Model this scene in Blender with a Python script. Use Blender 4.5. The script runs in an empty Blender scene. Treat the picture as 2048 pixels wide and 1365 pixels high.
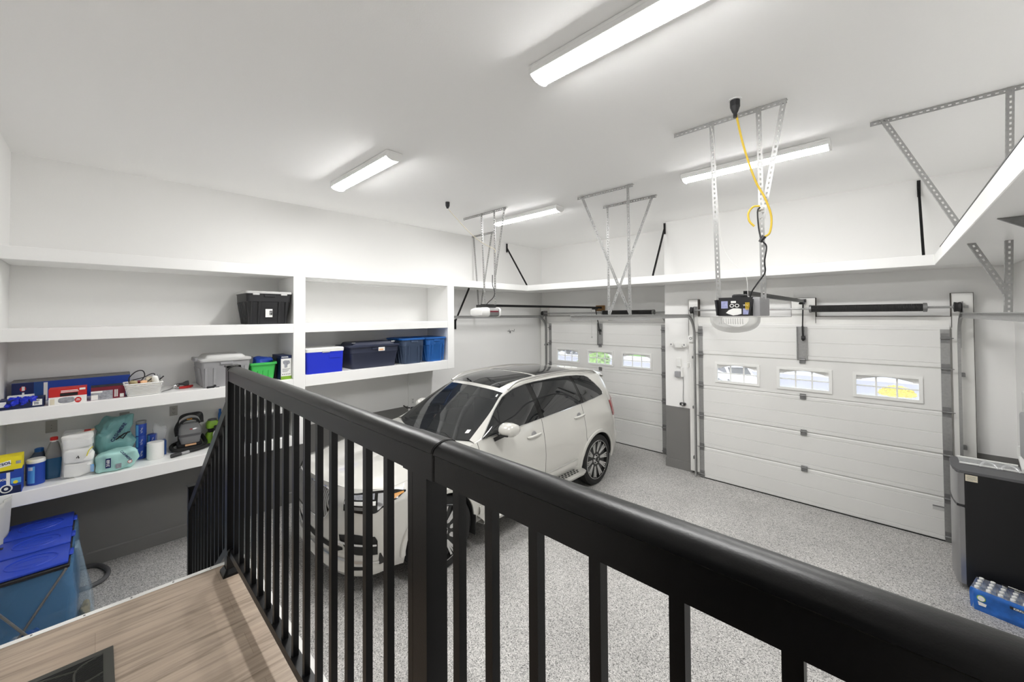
import bpy, bmesh, math, random
from mathutils import Vector, Matrix, noise
random.seed(7)
C = bpy.context.scene.collection
PI = math.pi
sin, cos, sqrt = math.sin, math.cos, math.sqrt
# ------------------------------------------------------------------ materials
def mat(name, col, rough=.5, metal=0., spec=.5, bump=0., bscale=60., var=0., vscale=8., coat=0., alpha=1., trans=0., emit=0., ior=1.45):
    m = bpy.data.materials.new(name); m.use_nodes = True
    nt = m.node_tree; b = nt.nodes['Principled BSDF']
    b.inputs['Base Color'].default_value = (*col, 1); b.inputs['Roughness'].default_value = rough
    b.inputs['Metallic'].default_value = metal; b.inputs['Specular IOR Level'].default_value = spec
    b.inputs['Coat Weight'].default_value = coat; b.inputs['Coat Roughness'].default_value = .03
    b.inputs['Transmission Weight'].default_value = trans; b.inputs['IOR'].default_value = ior
    b.inputs['Alpha'].default_value = alpha
    if emit:
        b.inputs['Emission Color'].default_value = (*col, 1); b.inputs['Emission Strength'].default_value = emit
    tc = nt.nodes.new('ShaderNodeTexCoord')
    if var:
        n = nt.nodes.new('ShaderNodeTexNoise'); n.inputs['Scale'].default_value = vscale; n.inputs['Detail'].default_value = 4
        nt.links.new(tc.outputs['Object'], n.inputs['Vector'])
        r = nt.nodes.new('ShaderNodeMapRange'); r.inputs['To Min'].default_value = 1 - var; r.inputs['To Max'].default_value = 1 + var
        nt.links.new(n.outputs['Fac'], r.inputs['Value'])
        h = nt.nodes.new('ShaderNodeHueSaturation'); h.inputs['Color'].default_value = (*col, 1)
        nt.links.new(r.outputs['Result'], h.inputs['Value']); nt.links.new(h.outputs['Color'], b.inputs['Base Color'])
    if bump:
        n = nt.nodes.new('ShaderNodeTexNoise'); n.inputs['Scale'].default_value = bscale; n.inputs['Detail'].default_value = 3
        nt.links.new(tc.outputs['Object'], n.inputs['Vector'])
        bp = nt.nodes.new('ShaderNodeBump'); bp.inputs['Strength'].default_value = bump; bp.inputs['Distance'].default_value = .01
        nt.links.new(n.outputs['Fac'], bp.inputs['Height']); nt.links.new(bp.outputs['Normal'], b.inputs['Normal'])
    return m
def ramp(nt, stops, interp='LINEAR'):
    r = nt.nodes.new('ShaderNodeValToRGB'); r.color_ramp.interpolation = interp
    e = r.color_ramp.elements
    while len(e) < len(stops): e.new(.5)
    for k, (p, c) in enumerate(stops):
        e[k].position = p; e[k].color = (*c, 1) if len(c) == 3 else c
    return r
M = {}
M['wall'] = mat('white wall paint', (.85, .847, .835), .85, bump=.05, bscale=90, var=.02, vscale=1.5)
M['ceiling'] = mat('white ceiling paint', (.92, .917, .91), .9, bump=.04, bscale=120)
M['shelf'] = mat('white gloss shelf paint', (.90, .90, .89), .3, var=.015, vscale=2)
M['greywall'] = mat('dark grey wall paint', (.19, .186, .18), .55, var=.04, vscale=2)
M['doorwhite'] = mat('white door steel', (.76, .757, .74), .45, bump=.06, bscale=150, var=.03, vscale=3)
M['trimwhite'] = mat('white painted timber', (.80, .795, .77), .55, bump=.1, bscale=30, var=.05, vscale=5)
M['black'] = mat('black powder coat', (.0025, .0025, .003), .34, spec=.38, bump=.035, bscale=420)
M['blackplastic'] = mat('black plastic', (.02, .02, .022), .42)
M['blackmatte'] = mat('black rubber', (.015, .015, .015), .75)
M['steel'] = mat('galvanised steel', (.38, .38, .375), .42, metal=.6, var=.18, vscale=40)
M['steeldark'] = mat('dull steel', (.25, .25, .25), .5, metal=.7, var=.25, vscale=30)
M['chrome'] = mat('chrome', (.78, .78, .78), .12, metal=1.)
M['alum'] = mat('brushed aluminium', (.66, .65, .63), .33, metal=.9)
M['silverstep'] = mat('satin silver', (.62, .61, .58), .35, metal=.6)
M['springblack'] = mat('oiled black spring', (.02, .02, .02), .5, bump=.4, bscale=220)
M['rust'] = mat('raw brown timber', (.23, .12, .04), .7, var=.3, vscale=12)
M['greyplastic'] = mat('grey plastic', (.33, .33, .34), .45)
M['lightgrey'] = mat('light grey plastic', (.55, .55, .54), .45)
M['white'] = mat('white plastic', (.82, .82, .80), .4)
M['paper'] = mat('white paper', (.85, .85, .83), .85, bump=.2, bscale=60)
M['blue'] = mat('cobalt blue plastic', (.012, .03, .55), .38)
M['navy'] = mat('navy plastic', (.028, .034, .062), .45)
M['slate'] = mat('slate blue plastic', (.05, .075, .13), .45)
M['lidblue'] = mat('mid blue plastic', (.02, .12, .40), .4)
M['bluelid'] = mat('royal blue lid', (.018, .055, .45), .35)
M['green'] = mat('green plastic', (.06, .50, .10), .4)
M['lime'] = mat('lime green', (.22, .42, .03), .45)
M['teal'] = mat('teal film wrap', (.40, .68, .64), .28, var=.12, vscale=14)
M['tealdark'] = mat('dark teal film wrap', (.20, .42, .42), .28, var=.15, vscale=12)
M['red'] = mat('red card', (.55, .02, .02), .5)
M['maroon'] = mat('maroon card', (.17, .01, .025), .5)
M['yellow'] = mat('yellow card', (.85, .72, .02), .5)
M['cordyellow'] = mat('yellow cord rubber', (.78, .55, .06), .5)
M['cardblue'] = mat('blue card', (.015, .06, .38), .45)
M['cardnavy'] = mat('dark blue card', (.008, .016, .07), .45)
M['cardmid'] = mat('mid blue card', (.02, .07, .25), .45)
M['skyblue'] = mat('sky blue print', (.12, .40, .78), .45)
M['cardgrey'] = mat('grey card', (.20, .20, .20), .6, var=.15, vscale=20)
M['print'] = mat('grey photo print', (.30, .31, .34), .5, var=.7, vscale=45)
M['ink'] = mat('black ink', (.01, .01, .012), .5)
M['inknavy'] = mat('navy ink', (.01, .02, .10), .5)
M['orange'] = mat('amber plastic', (.55, .24, .03), .3)
M['peach'] = mat('pale orange label', (.85, .50, .28), .5)
M['cream'] = mat('cream plastic', (.72, .66, .52), .5)
M['tan'] = mat('tan rubber', (.40, .33, .18), .6)
M['outlet'] = mat('grey beige outlet plate', (.42, .41, .38), .5)
M['jugblue'] = mat('blue washer fluid', (.03, .12, .24), .15)
M['film'] = mat('clear plastic film', (.85, .87, .88), .12, alpha=.28)
M['clear'] = mat('clear acrylic', (.9, .92, .92), .08, alpha=.25)
M['bag'] = mat('blue translucent bag', (.12, .30, .55), .18, alpha=.40, bump=.6, bscale=16)
M['bagpale'] = mat('pale blue translucent bag', (.42, .58, .72), .18, alpha=.32, bump=.25, bscale=12)
M['smoke'] = mat('smoky clear plastic', (.30, .30, .31), .12, alpha=.75)
M['waterblue'] = mat('blue shrink wrap', (.02, .15, .58), .14, var=.75, vscale=11, alpha=.80, bump=.3, bscale=40)
M['bottle'] = mat('clear bottle with water', (.25, .42, .70), .08, alpha=.6)
M['lampwhite'] = mat('white enamel', (.85, .85, .84), .35)
M['fridgeblack'] = mat('black fridge steel', (.012, .012, .013), .42)
M['stainless'] = mat('stainless steel', (.40, .40, .41), .30, metal=.9)
M['lamp'] = mat('lit diffuser', (1, .993, .98), .5, emit=85.)
M['fabric'] = mat('grey cloth', (.52, .52, .50), .9, bump=.1)
M['matborder'] = mat('olive grey rubber', (.05, .05, .043), .6)
M['hose'] = mat('grey hose rubber', (.10, .10, .105), .55)
# floor flakes
def floor_mat():
    m = bpy.data.materials.new('grey flake epoxy floor'); m.use_nodes = True
    nt = m.node_tree; b = nt.nodes['Principled BSDF']; tc = nt.nodes.new('ShaderNodeTexCoord')
    v = nt.nodes.new('ShaderNodeTexVoronoi'); v.inputs['Scale'].default_value = 170
    nt.links.new(tc.outputs['Object'], v.inputs['Vector'])
    sp = nt.nodes.new('ShaderNodeSeparateColor'); nt.links.new(v.outputs['Color'], sp.inputs['Color'])
    r = ramp(nt, [(0, (.12, .117, .113)), (.12, (.29, .284, .275)), (.28, (.42, .411, .398)), (.55, (.505, .493, .477)), (.82, (.67, .656, .637))], 'CONSTANT')
    nt.links.new(sp.outputs['Red'], r.inputs['Fac'])
    n = nt.nodes.new('ShaderNodeTexNoise'); n.inputs['Scale'].default_value = 1.3; n.inputs['Detail'].default_value = 5
    nt.links.new(tc.outputs['Object'], n.inputs['Vector'])
    mr = nt.nodes.new('ShaderNodeMapRange'); mr.inputs['From Min'].default_value = .3; mr.inputs['From Max'].default_value = .75
    mr.inputs['To Min'].default_value = .86; mr.inputs['To Max'].default_value = 1.12
    nt.links.new(n.outputs['Fac'], mr.inputs['Value'])
    h = nt.nodes.new('ShaderNodeHueSaturation'); nt.links.new(r.outputs['Color'], h.inputs['Color']); nt.links.new(mr.outputs['Result'], h.inputs['Value'])
    nt.links.new(h.outputs['Color'], b.inputs['Base Color'])
    b.inputs['Roughness'].default_value = .38; b.inputs['Specular IOR Level'].default_value = .4
    return m
M['floor'] = floor_mat()
def wood_mat():
    m = bpy.data.materials.new('oak vinyl planks'); m.use_nodes = True
    nt = m.node_tree; b = nt.nodes['Principled BSDF']; tc = nt.nodes.new('ShaderNodeTexCoord')
    br = nt.nodes.new('ShaderNodeTexBrick'); br.offset = .37
    br.inputs['Scale'].default_value = 1; br.inputs['Brick Width'].default_value = 1.2; br.inputs['Row Height'].default_value = .155
    br.inputs['Mortar Size'].default_value = .0012; br.inputs['Mortar Smooth'].default_value = .6; br.inputs['Bias'].default_value = -.1
    br.inputs['Color1'].default_value = (.42, .335, .262, 1); br.inputs['Color2'].default_value = (.37, .288, .222, 1); br.inputs['Mortar'].default_value = (.30, .23, .17, 1)
    mp0 = nt.nodes.new('ShaderNodeMapping'); mp0.inputs['Rotation'].default_value = (0, 0, PI/2)
    nt.links.new(tc.outputs['Object'], mp0.inputs['Vector']); nt.links.new(mp0.outputs['Vector'], br.inputs['Vector'])
    mp = nt.nodes.new('ShaderNodeMapping'); mp.inputs['Scale'].default_value = (26, 1.7, 1)
    nt.links.new(tc.outputs['Object'], mp.inputs['Vector'])
    n = nt.nodes.new('ShaderNodeTexNoise'); n.inputs['Scale'].default_value = 1.4; n.inputs['Detail'].default_value = 7; n.inputs['Roughness'].default_value = .62; n.inputs['Distortion'].default_value = .6
    nt.links.new(mp.outputs['Vector'], n.inputs['Vector'])
    r = ramp(nt, [(.32, (.52, .50, .47)), (.45, (.86, .85, .84)), (.55, (1.04, 1.03, 1.02)), (.72, (1.16, 1.16, 1.16))])
    nt.links.new(n.outputs['Fac'], r.inputs['Fac'])
    mx = nt.nodes.new('ShaderNodeMix'); mx.data_type = 'RGBA'; mx.blend_type = 'MULTIPLY'; mx.inputs['Factor'].default_value = 1
    nt.links.new(br.outputs['Color'], mx.inputs['A']); nt.links.new(r.outputs['Color'], mx.inputs['B'])
    nt.links.new(mx.outputs['Result'], b.inputs['Base Color']); b.inputs['Roughness'].default_value = .42
    return m
M['wood'] = wood_mat()
# ------------------------------------------------------------------ mesh building
ROOTM = {}
class MB:
    def __init__(s): s.v = []; s.f = []; s.mi = []; s.cur = 0
    def add(s, vs, fs):
        o = len(s.v); s.v += [tuple(v) for v in vs]; s.f += [tuple(i + o for i in f) for f in fs]; s.mi += [s.cur]*len(fs); return s
    def box(s, x0, x1, y0, y1, z0, z1):
        vs = [(x, y, z) for x in (x0, x1) for y in (y0, y1) for z in (z0, z1)]
        return s.add(vs, [(0,1,3,2),(4,6,7,5),(0,4,5,1),(2,3,7,6),(0,2,6,4),(1,5,7,3)])
    def obox(s, c, ux, uy, uz):
        c, ux, uy, uz = Vector(c), Vector(ux), Vector(uy), Vector(uz)
        vs = [c + i*ux + j*uy + k*uz for i in (-1, 1) for j in (-1, 1) for k in (-1, 1)]
        return s.add(vs, [(0,1,3,2),(4,6,7,5),(0,4,5,1),(2,3,7,6),(0,2,6,4),(1,5,7,3)])
    def beam(s, a, b, w, h, up=(0, 0, 1)):
        a, b = Vector(a), Vector(b); d = b - a; L = d.length; d.normalize()
        u = Vector(up); sd = d.cross(u)
        if sd.length < 1e-4: sd = d.cross(Vector((0, 1, 0)))
        sd.normalize(); u = sd.cross(d)
        return s.obox((a + b)/2, d*L/2, sd*w/2, u*h/2)
    def rbox(s, x0, x1, y0, y1, z0, z1, r=.01, seg=2):
        bm = bmesh.new(); bmesh.ops.create_cube(bm, size=1)
        for v in bm.verts: v.co = Vector(((x0 + x1)/2 + v.co.x*(x1 - x0), (y0 + y1)/2 + v.co.y*(y1 - y0), (z0 + z1)/2 + v.co.z*(z1 - z0)))
        bmesh.ops.bevel(bm, geom=bm.edges[:], offset=r, segments=seg, profile=.6, affect='EDGES')
        bm.verts.index_update(); s.add([v.co[:] for v in bm.verts], [[v.index for v in f.verts] for f in bm.faces]); bm.free(); return s
    def tube(s, pts, r, n=8, closed=False, caps=True):
        pts = [Vector(p) for p in pts]; N = len(pts); rs = r if isinstance(r, (list, tuple)) else [r]*N
        vs = []; fs = []; prev = None
        for i, p in enumerate(pts):
            if closed: t = pts[(i + 1) % N] - pts[i - 1]
            else: t = pts[min(i + 1, N - 1)] - pts[max(i - 1, 0)]
            t.normalize()
            if prev is None:
                a = Vector((0, 0, 1)) if abs(t.z) < .9 else Vector((1, 0, 0)); u = t.cross(a).normalized()
            else: u = (prev - t*prev.dot(t)).normalized()
            prev = u; w = t.cross(u)
            vs += [p + rs[i]*(cos(2*PI*k/n)*u + sin(2*PI*k/n)*w) for k in range(n)]
        for i in range(N if closed else N - 1):
            j = (i + 1) % N
            for k in range(n): fs.append((i*n + k, i*n + (k + 1) % n, j*n + (k + 1) % n, j*n + k))
        if caps and not closed: fs += [tuple(range(n))[::-1], tuple((N - 1)*n + k for k in range(n))]
        return s.add(vs, fs)
    def cyl(s, a, b, r, n=16, r2=None): return s.tube([a, b], [r, r if r2 is None else r2], n)
    def lathe(s, prof, c=(0, 0, 0), n=24, axis='z', caps=True):
        c = Vector(c); vs = []; fs = []
        for r, h in prof:
            for k in range(n):
                a = 2*PI*k/n; p = (r*cos(a), r*sin(a), h)
                if axis == 'x': p = (p[2], p[0], p[1])
                if axis == 'y': p = (p[1], p[2], p[0])
                vs.append(c + Vector(p))
        for i in range(len(prof) - 1):
            for k in range(n): fs.append((i*n + k, i*n + (k + 1) % n, (i + 1)*n + (k + 1) % n, (i + 1)*n + k))
        if caps: fs += [tuple(range(n))[::-1], tuple((len(prof) - 1)*n + k for k in range(n))]
        return s.add(vs, fs)
    def loft(s, loops, caps=True, closed=True):
        n = len(loops[0]); vs = [p for l in loops for p in l]; fs = []
        for i in range(len(loops) - 1):
            for k in range(n if closed else n - 1): fs.append((i*n + k, i*n + (k + 1) % n, (i + 1)*n + (k + 1) % n, (i + 1)*n + k))
        if caps: fs += [tuple(range(n))[::-1], tuple((len(loops) - 1)*n + k for k in range(n))]
        return s.add(vs, fs)
    def grid(s, rows):
        n = len(rows[0]); vs = [p for r in rows for p in r]
        return s.add(vs, [(i*n + k, i*n + k + 1, (i + 1)*n + k + 1, (i + 1)*n + k) for i in range(len(rows) - 1) for k in range(n - 1)])
    def prism(s, poly, fn, d0, d1):
        n = len(poly)
        return s.add([fn(p[0], p[1], d0) for p in poly] + [fn(p[0], p[1], d1) for p in poly],
                     [tuple(range(n))[::-1], tuple(range(n, 2*n))] + [(k, (k + 1) % n, n + (k + 1) % n, n + k) for k in range(n)])
    def tri(s, a, b, c): return s.add([a, b, c], [(0, 1, 2)])
    def quad(s, a, b, c, d): return s.add([a, b, c, d], [(0, 1, 2, 3)])
    def blob(s, c, size, p=4., amp=.02, freq=6., seed=0, nu=28, nv=18, zmin=None):
        c = Vector(c); vs = []; fs = []
        def sg(x, e): return math.copysign(abs(x)**e, x)
        e = 2/p
        for i in range(nv + 1):
            th = PI*i/nv - PI/2
            for k in range(nu):
                ph = 2*PI*k/nu
                d = Vector((sg(cos(th), e)*sg(cos(ph), e)*size[0], sg(cos(th), e)*sg(sin(ph), e)*size[1], sg(sin(th), e)*size[2]))
                q = d*freq + Vector((seed*7.3, seed*3.1, seed*1.7))
                d = d*(1 + amp/max(size)*2*noise.noise(q)) + amp*.6*noise.noise_vector(q*2.3)
                v = c + d
                if zmin is not None and v.z < zmin: v.z = zmin
                vs.append(v)
        for i in range(nv):
            for k in range(nu): fs.append((i*nu + k, i*nu + (k + 1) % nu, (i + 1)*nu + (k + 1) % nu, (i + 1)*nu + k))
        return s.add(vs, fs)
    def build(s, name, m, parent=None, smooth=False, local=False, angle=40, solid=0., label=None, sub=0):
        me = bpy.data.meshes.new(name)
        vs = s.v
        if parent is not None and not local:
            inv = ROOTM[parent.name].inverted(); vs = [inv @ Vector(v) for v in vs]
        me.from_pydata([tuple(v) for v in vs], [], s.f)
        ms = m if isinstance(m, (list, tuple)) else [m]
        for x in ms: me.materials.append(M[x] if isinstance(x, str) else x)
        if len(ms) > 1: me.polygons.foreach_set('material_index', s.mi)
        bm = bmesh.new(); bm.from_mesh(me); bmesh.ops.remove_doubles(bm, verts=bm.verts[:], dist=1e-5)
        bmesh.ops.recalc_face_normals(bm, faces=bm.faces[:]); bm.to_mesh(me); bm.free()
        o = bpy.data.objects.new(name, me); C.objects.link(o)
        if smooth:
            me.polygons.foreach_set('use_smooth', [True]*len(me.polygons))
            try: me.set_sharp_from_angle(angle=math.radians(angle))
            except Exception: pass
        if solid:
            md = o.modifiers.new('thickness', 'SOLIDIFY'); md.thickness = solid; md.offset = 0
        if sub:
            md = o.modifiers.new('smooth', 'SUBSURF'); md.levels = sub; md.render_levels = sub
        me.update()
        if parent is not None:
            o.parent = parent; ROOTM[o.name] = ROOTM[parent.name]
        else: ROOTM[o.name] = Matrix.Identity(4)
        if label: o['label'] = label
        return o
def tag(o, label, cat, group=None):
    o['label'] = label; o['category'] = cat
    if group: o['group'] = group
    return o
def thing(name, label, cat, loc=(0, 0, 0), rz=0., group=None):
    o = bpy.data.objects.new(name, None); o.empty_display_size = .1; C.objects.link(o)
    o.location = loc; o.rotation_euler = (0, 0, rz)
    ROOTM[o.name] = Matrix.Translation(loc) @ Matrix.Rotation(rz, 4, 'Z')
    return tag(o, label, cat, group)
def struct(name, mb, m, label=None, parent=None, **k):
    o = mb.build(name, m, parent, **k)
    if parent is None: o['kind'] = 'structure'
    if label: o['label'] = label
    return o
def dup(root, loc, rz=None, label=None):
    r = root.copy(); C.objects.link(r); r.location = loc
    if rz is not None: r.rotation_euler = (0, 0, rz)
    if label: r['label'] = label
    ROOTM[r.name] = Matrix.Translation(loc) @ Matrix.Rotation(r.rotation_euler[2], 4, 'Z')
    for ch in root.children:
        c = ch.copy(); C.objects.link(c); c.parent = r; ROOTM[c.name] = ROOTM[r.name]
        for g in ch.children:
            d = g.copy(); C.objects.link(d); d.parent = c; ROOTM[d.name] = ROOTM[r.name]
    return r
def rr(cx, cy, hx, hy, r, z, n=5):
    out = []
    for q, (sx, sy) in enumerate(((1, 1), (-1, 1), (-1, -1), (1, -1))):
        for k in range(n + 1):
            a = PI/2*(q + k/n); out.append((cx + sx*(hx - r) + r*cos(a), cy + sy*(hy - r) + r*sin(a), z))
    return out
def cr(pts, n=8):   # Catmull-Rom through points
    P = [Vector(p) for p in pts]; out = []
    for i in range(len(P) - 1):
        p0 = P[i - 1] if i else 2*P[0] - P[1]; p1, p2 = P[i], P[i + 1]; p3 = P[i + 2] if i + 2 < len(P) else 2*P[-1] - P[-2]
        for k in range(n):
            t = k/n; out.append(.5*((2*p1) + (p2 - p0)*t + (2*p0 - 5*p1 + 4*p2 - p3)*t*t + (3*p1 - p0 - 3*p2 + p3)*t**3))
    return out + [P[-1]]
_tx = {}
def text(body, size, parent, org, ux, uy, m, name='lettering', align='CENTER', depth=.0006, bold=0., sx=1., label=None):
    cu = bpy.data.curves.new('txt', 'FONT'); cu.body = body; cu.size = size; cu.extrude = depth; cu.align_x = align; cu.align_y = 'CENTER'; cu.offset = bold; cu.resolution_u = 2
    o = bpy.data.objects.new('txt', cu); C.objects.link(o)
    dg = bpy.context.evaluated_depsgraph_get(); me = bpy.data.meshes.new_from_object(o.evaluated_get(dg))
    bpy.data.objects.remove(o); bpy.data.curves.remove(cu)
    ux, uy = Vector(ux).normalized(), Vector(uy).normalized(); uz = ux.cross(uy); org = Vector(org)
    mb = MB(); mb.add([org + ux*v.co.x*sx + uy*v.co.y + uz*v.co.z for v in me.vertices], [tuple(p.vertices) for p in me.polygons])
    bpy.data.meshes.remove(me)
    return mb.build(name, m, parent, label=label)
# ------------------------------------------------------------------ camera, world
CY, F = 618.44367, 790.200629
yaw, pitch, roll = -.763043599, .0164256347, -.00617293883
fw = Vector((sin(yaw)*cos(pitch), cos(yaw)*cos(pitch), sin(pitch))); rt = Vector((cos(yaw), -sin(yaw), 0)); up = rt.cross(fw)
rt, up = cos(roll)*rt + sin(roll)*up, -sin(roll)*rt + cos(roll)*up
cam = bpy.data.objects.new('camera', bpy.data.cameras.new('camera')); C.objects.link(cam)
mt = Matrix((rt, up, -fw)).transposed().to_4x4(); mt.translation = (6.07, 0, 2.588); cam.matrix_world = mt
cam.data.sensor_fit = 'HORIZONTAL'; cam.data.sensor_width = 36; cam.data.lens = F*36/2048
cam.data.shift_y = (CY - 682.5)/2048; cam.data.clip_start = .05
sc = bpy.context.scene; sc.camera = cam
sc.view_settings.view_transform = 'Standard'; sc.view_settings.look = 'None'; sc.view_settings.gamma = 1; sc.view_settings.exposure = 0.0
try: sc.view_settings.use_curve_mapping = False
except Exception: pass
sc.cycles.use_denoising = True
sc.cycles.max_bounces = 14; sc.cycles.diffuse_bounces = 8; sc.cycles.transparent_max_bounces = 24
wd = bpy.data.worlds.new('sky'); sc.world = wd; wd.use_nodes = True
bg = wd.node_tree.nodes['Background']; st = wd.node_tree.nodes.new('ShaderNodeTexSky')
try:
    st.sky_type = 'NISHITA'; st.sun_disc = False; st.sun_elevation = math.radians(50); st.sun_rotation = math.radians(200)
except Exception: pass
hs_ = wd.node_tree.nodes.new('ShaderNodeHueSaturation'); hs_.inputs['Saturation'].default_value = .45
wd.node_tree.links.new(st.outputs['Color'], hs_.inputs['Color']); wd.node_tree.links.new(hs_.outputs['Color'], bg.inputs['Color']); bg.inputs['Strength'].default_value = .62
# ------------------------------------------------------------------ room shell
CZ = 4.186
def wallbox(name, *b, m='wall'): return struct(name, MB().box(*b), m)
struct('floor', MB().box(-.15, 7.2, -.75, 7.36, -.12, 0), 'floor')
struct('ceiling', MB().box(-.15, 7.2, -.75, 7.6, CZ, CZ + .1), 'ceiling')
# left wall: dark grey band below, white above
LB = 1.03
struct('wall_left', MB().box(-.15, 0, -.75, 7.55, LB, CZ), 'wall')
struct('wall_left', MB().box(-.15, .003, -.75, 7.5, 0, LB), 'greywall')
struct('wall_front', MB().box(0, 7.2, -.75, -.595, 0, CZ), 'wall')
struct('wall_right', MB().box(7.03, 7.2, -.6, 7.0, LB, CZ), 'wall')
struct('wall_right', MB().box(7.027, 7.2, -.6, 7.0, 0, LB), 'greywall')
def wall_open(x0, x1, y0, y1, ox0, ox1, oz):      # wall slab with one door opening
    mb = MB()
    mb.box(x0, ox0, y0, y1, LB, CZ).box(ox1, x1, y0, y1, LB, CZ).box(ox0, ox1, y0, y1, oz, CZ)
    struct('wall_back', mb, 'wall')
    struct('wall_back', MB().box(x0, ox0, y0 - .003, y1, 0, LB).box(ox1, x1, y0 - .003, y1, 0, LB), 'greywall')
wall_open(0, 3.26, 7.39, 7.55, .40, 2.96, 2.40)
wall_open(3.26, 7.03, 6.76, 6.95, 3.94, 6.50, 2.40)
struct('wall_step', MB().box(3.26, 3.42, 6.90, 7.55, 0, CZ), 'wall')
struct('baseboard_left', MB().box(.004, .018, -.59, 7.36, 0, .135).prism([(0, .135), (.014, .135), (.004, .147), (0, .147)], lambda a, b, d: (.004 + a, d, b), -.59, 7.36), 'greywall')
struct('baseboard_pillar', MB().box(3.255, 3.70, 6.735, 6.757, 0, .14), 'greywall')
struct('baseboard_right', MB().box(6.76, 7.03, 6.735, 6.757, 0, .14), 'greywall')
# ------------------------------------------------------------------ ceiling lights
def ceiling_light(x, y, label):
    t = thing('ceiling_light', label, 'light fixture', (x, y, CZ), 0, 'long ceiling strip lights')
    h = MB(); h.rbox(-.665, .665, -.085, .085, -.026, -.002, .006)
    h.build('housing', 'lampwhite', t, local=True)
    h2 = MB().box(-.648, .648, -.084, -.078, -.060, -.026).box(-.648, .648, .078, .084, -.060, -.026); h2.build('side_rail', 'lampwhite', t, local=True)
    prof = [(.0775*cos(a), -.052 - .034*sin(a)) for a in [PI*k/14 for k in range(15)]]
    d = MB().prism(prof, lambda a, b, e: (e, a, b), -.648, .648); d.build('diffuser', 'lamp', t, local=True, smooth=True, angle=50)
    for s in (-1, 1):
        prof2 = [(.087, -.024)] + [(.087*cos(a), -.052 - .040*sin(a)) for a in [PI*k/14 for k in range(15)]] + [(-.087, -.024)]
        MB().prism(prof2, lambda a, b, e: (e, a, b), s*.648, s*.665).build('end_cap', 'lampwhite', t, local=True)
    return t
ceiling_light(5.09, 1.97, 'long strip light nearest the camera, cut off by top of frame')
ceiling_light(1.965, 1.97, 'lit strip light on ceiling above the white cubby shelves')
ceiling_light(5.04, 4.64, 'lit strip light behind the nearer opener hanger with yellow cord')
ceiling_light(1.965, 4.62, 'farthest strip light, near the far left corner above the car')
# ------------------------------------------------------------------ landing and stairs
DZ = 1.225
dk = MB().box(3.40, 7.03, -.594, .528, DZ - .02, DZ); struct('floor_landing', dk, 'wood')
tr = MB().box(3.372, 3.40, -.594, .60, DZ - .03, DZ + .002).box(3.40, 7.03, .529, .612, DZ - .045, DZ - .022).box(3.372, 7.03, .590, .612, .9, DZ - .046)
struct('trim_landing', tr, 'trimwhite')
sp_ = MB()
for k in range(7): sp_.cyl((3.386, -.5 + k*.155, DZ + .0015), (3.386, -.5 + k*.155, DZ + .004), .004, 8)
struct('trim_screws', sp_, 'steeldark')
struct('wall_landing', MB().box(3.372, 7.03, -.594, .589, 0, DZ - .05), 'wall')
stp = MB()
for k in range(1, 7):
    stp.box(3.371 - .245*k, 3.371 - .245*(k - 1), -.594, .46, 0, DZ - .175*k)
struct('floor_stairs', stp, 'wood')
d3 = struct('door_3', MB().rbox(5.25, 6.2, -.594, -.56, DZ + .01, DZ + 2.05, .004, 1), mat('dark grey unseen door', (.03, .03, .032), .45)); tag(d3, 'dark grey unseen door behind the camera, added to darken railing reflections', 'door')  # unseen door, added so the railing's near side reflects something dark
struct('trim_13', MB().box(5.15, 5.245, -.594, -.572, DZ, DZ + 2.15).box(6.205, 6.30, -.594, -.572, DZ, DZ + 2.15).box(5.245, 6.205, -.594, -.572, DZ + 2.055, DZ + 2.15), 'trimwhite')  # frame of the added unseen door
MB().lathe([(.012, 0), (.012, .04), (.028, .045), (.03, .06), (.02, .075)], (5.33, -.56, DZ + .95), 16, 'y').build('door_knob', 'steel', d3, smooth=True)
# ------------------------------------------------------------------ railing
rail = thing('deck_railing', 'black metal railing with square balusters along the landing edge', 'railing', (4.6, .5, DZ))
PX = [(3.4735, 3.5275), (5.313, 5.365)]
for k, (a, b) in enumerate(PX):
    p = MB().box(a, b, .475, .528, DZ, 2.318 if k == 0 else 2.262)
    po = p.build('post', 'black', rail)
    MB().loft([rr((a + b)/2, .5015, .045, .045, .004, DZ), rr((a + b)/2, .5015, .044, .044, .004, DZ + .012), rr((a + b)/2, .5015, .0295, .0295, .003, DZ + .034)]).build('post_shoe', 'black', po)
MB().rbox(3.468, 3.533, .469, .534, 2.318, 2.330, .003).build('post_cap', 'black', rail)
def railprof(e=0.):    # cap profile in (y,z): flat sides and an arched top
    pts = [(.473 - e, 2.252 - e), (.473 - e, 2.303 + e)]
    for k in range(11):
        a = PI*k/10; pts.append((.5025 - (.0325 + e)*cos(a), 2.306 + e + .021*sin(a)))
    return pts + [(.532 + e, 2.303 + e), (.532 + e, 2.252 - e)]
def top_rail(x0, x1): MB().prism(railprof(), lambda a, b, d: (d, a, b), x0, x1).build('top_rail', 'black', rail, smooth=True, angle=35)
top_rail(3.528, 5.392); top_rail(5.395, 7.03)
for a, b in ((3.528, 3.556), (5.28, 5.3915)):
    MB().prism(railprof(.0018), lambda p, q, d: (d, p, q), a, b).build('rail_sleeve', 'black', rail, smooth=True, angle=35)
MB().prism([(p[0]*1.0, p[1]) for p in railprof(.0012)], lambda p, q, d: (d, p, q), 5.3915, 5.3955).build('rail_joint', 'blackmatte', rail)
for a, b in ((3.5275, 5.313), (5.365, 7.03)):
    MB().box(a, b, .484, .520, 1.328, 1.362).build('bottom_rail', 'black', rail)
MB().lathe([(.028, 0), (.028, .02)], (3.5275, .502, 1.345), 14, 'x').build('rail_bracket', 'black', rail)
bx = [3.588 + .1119*k for k in range(16)]
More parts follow.
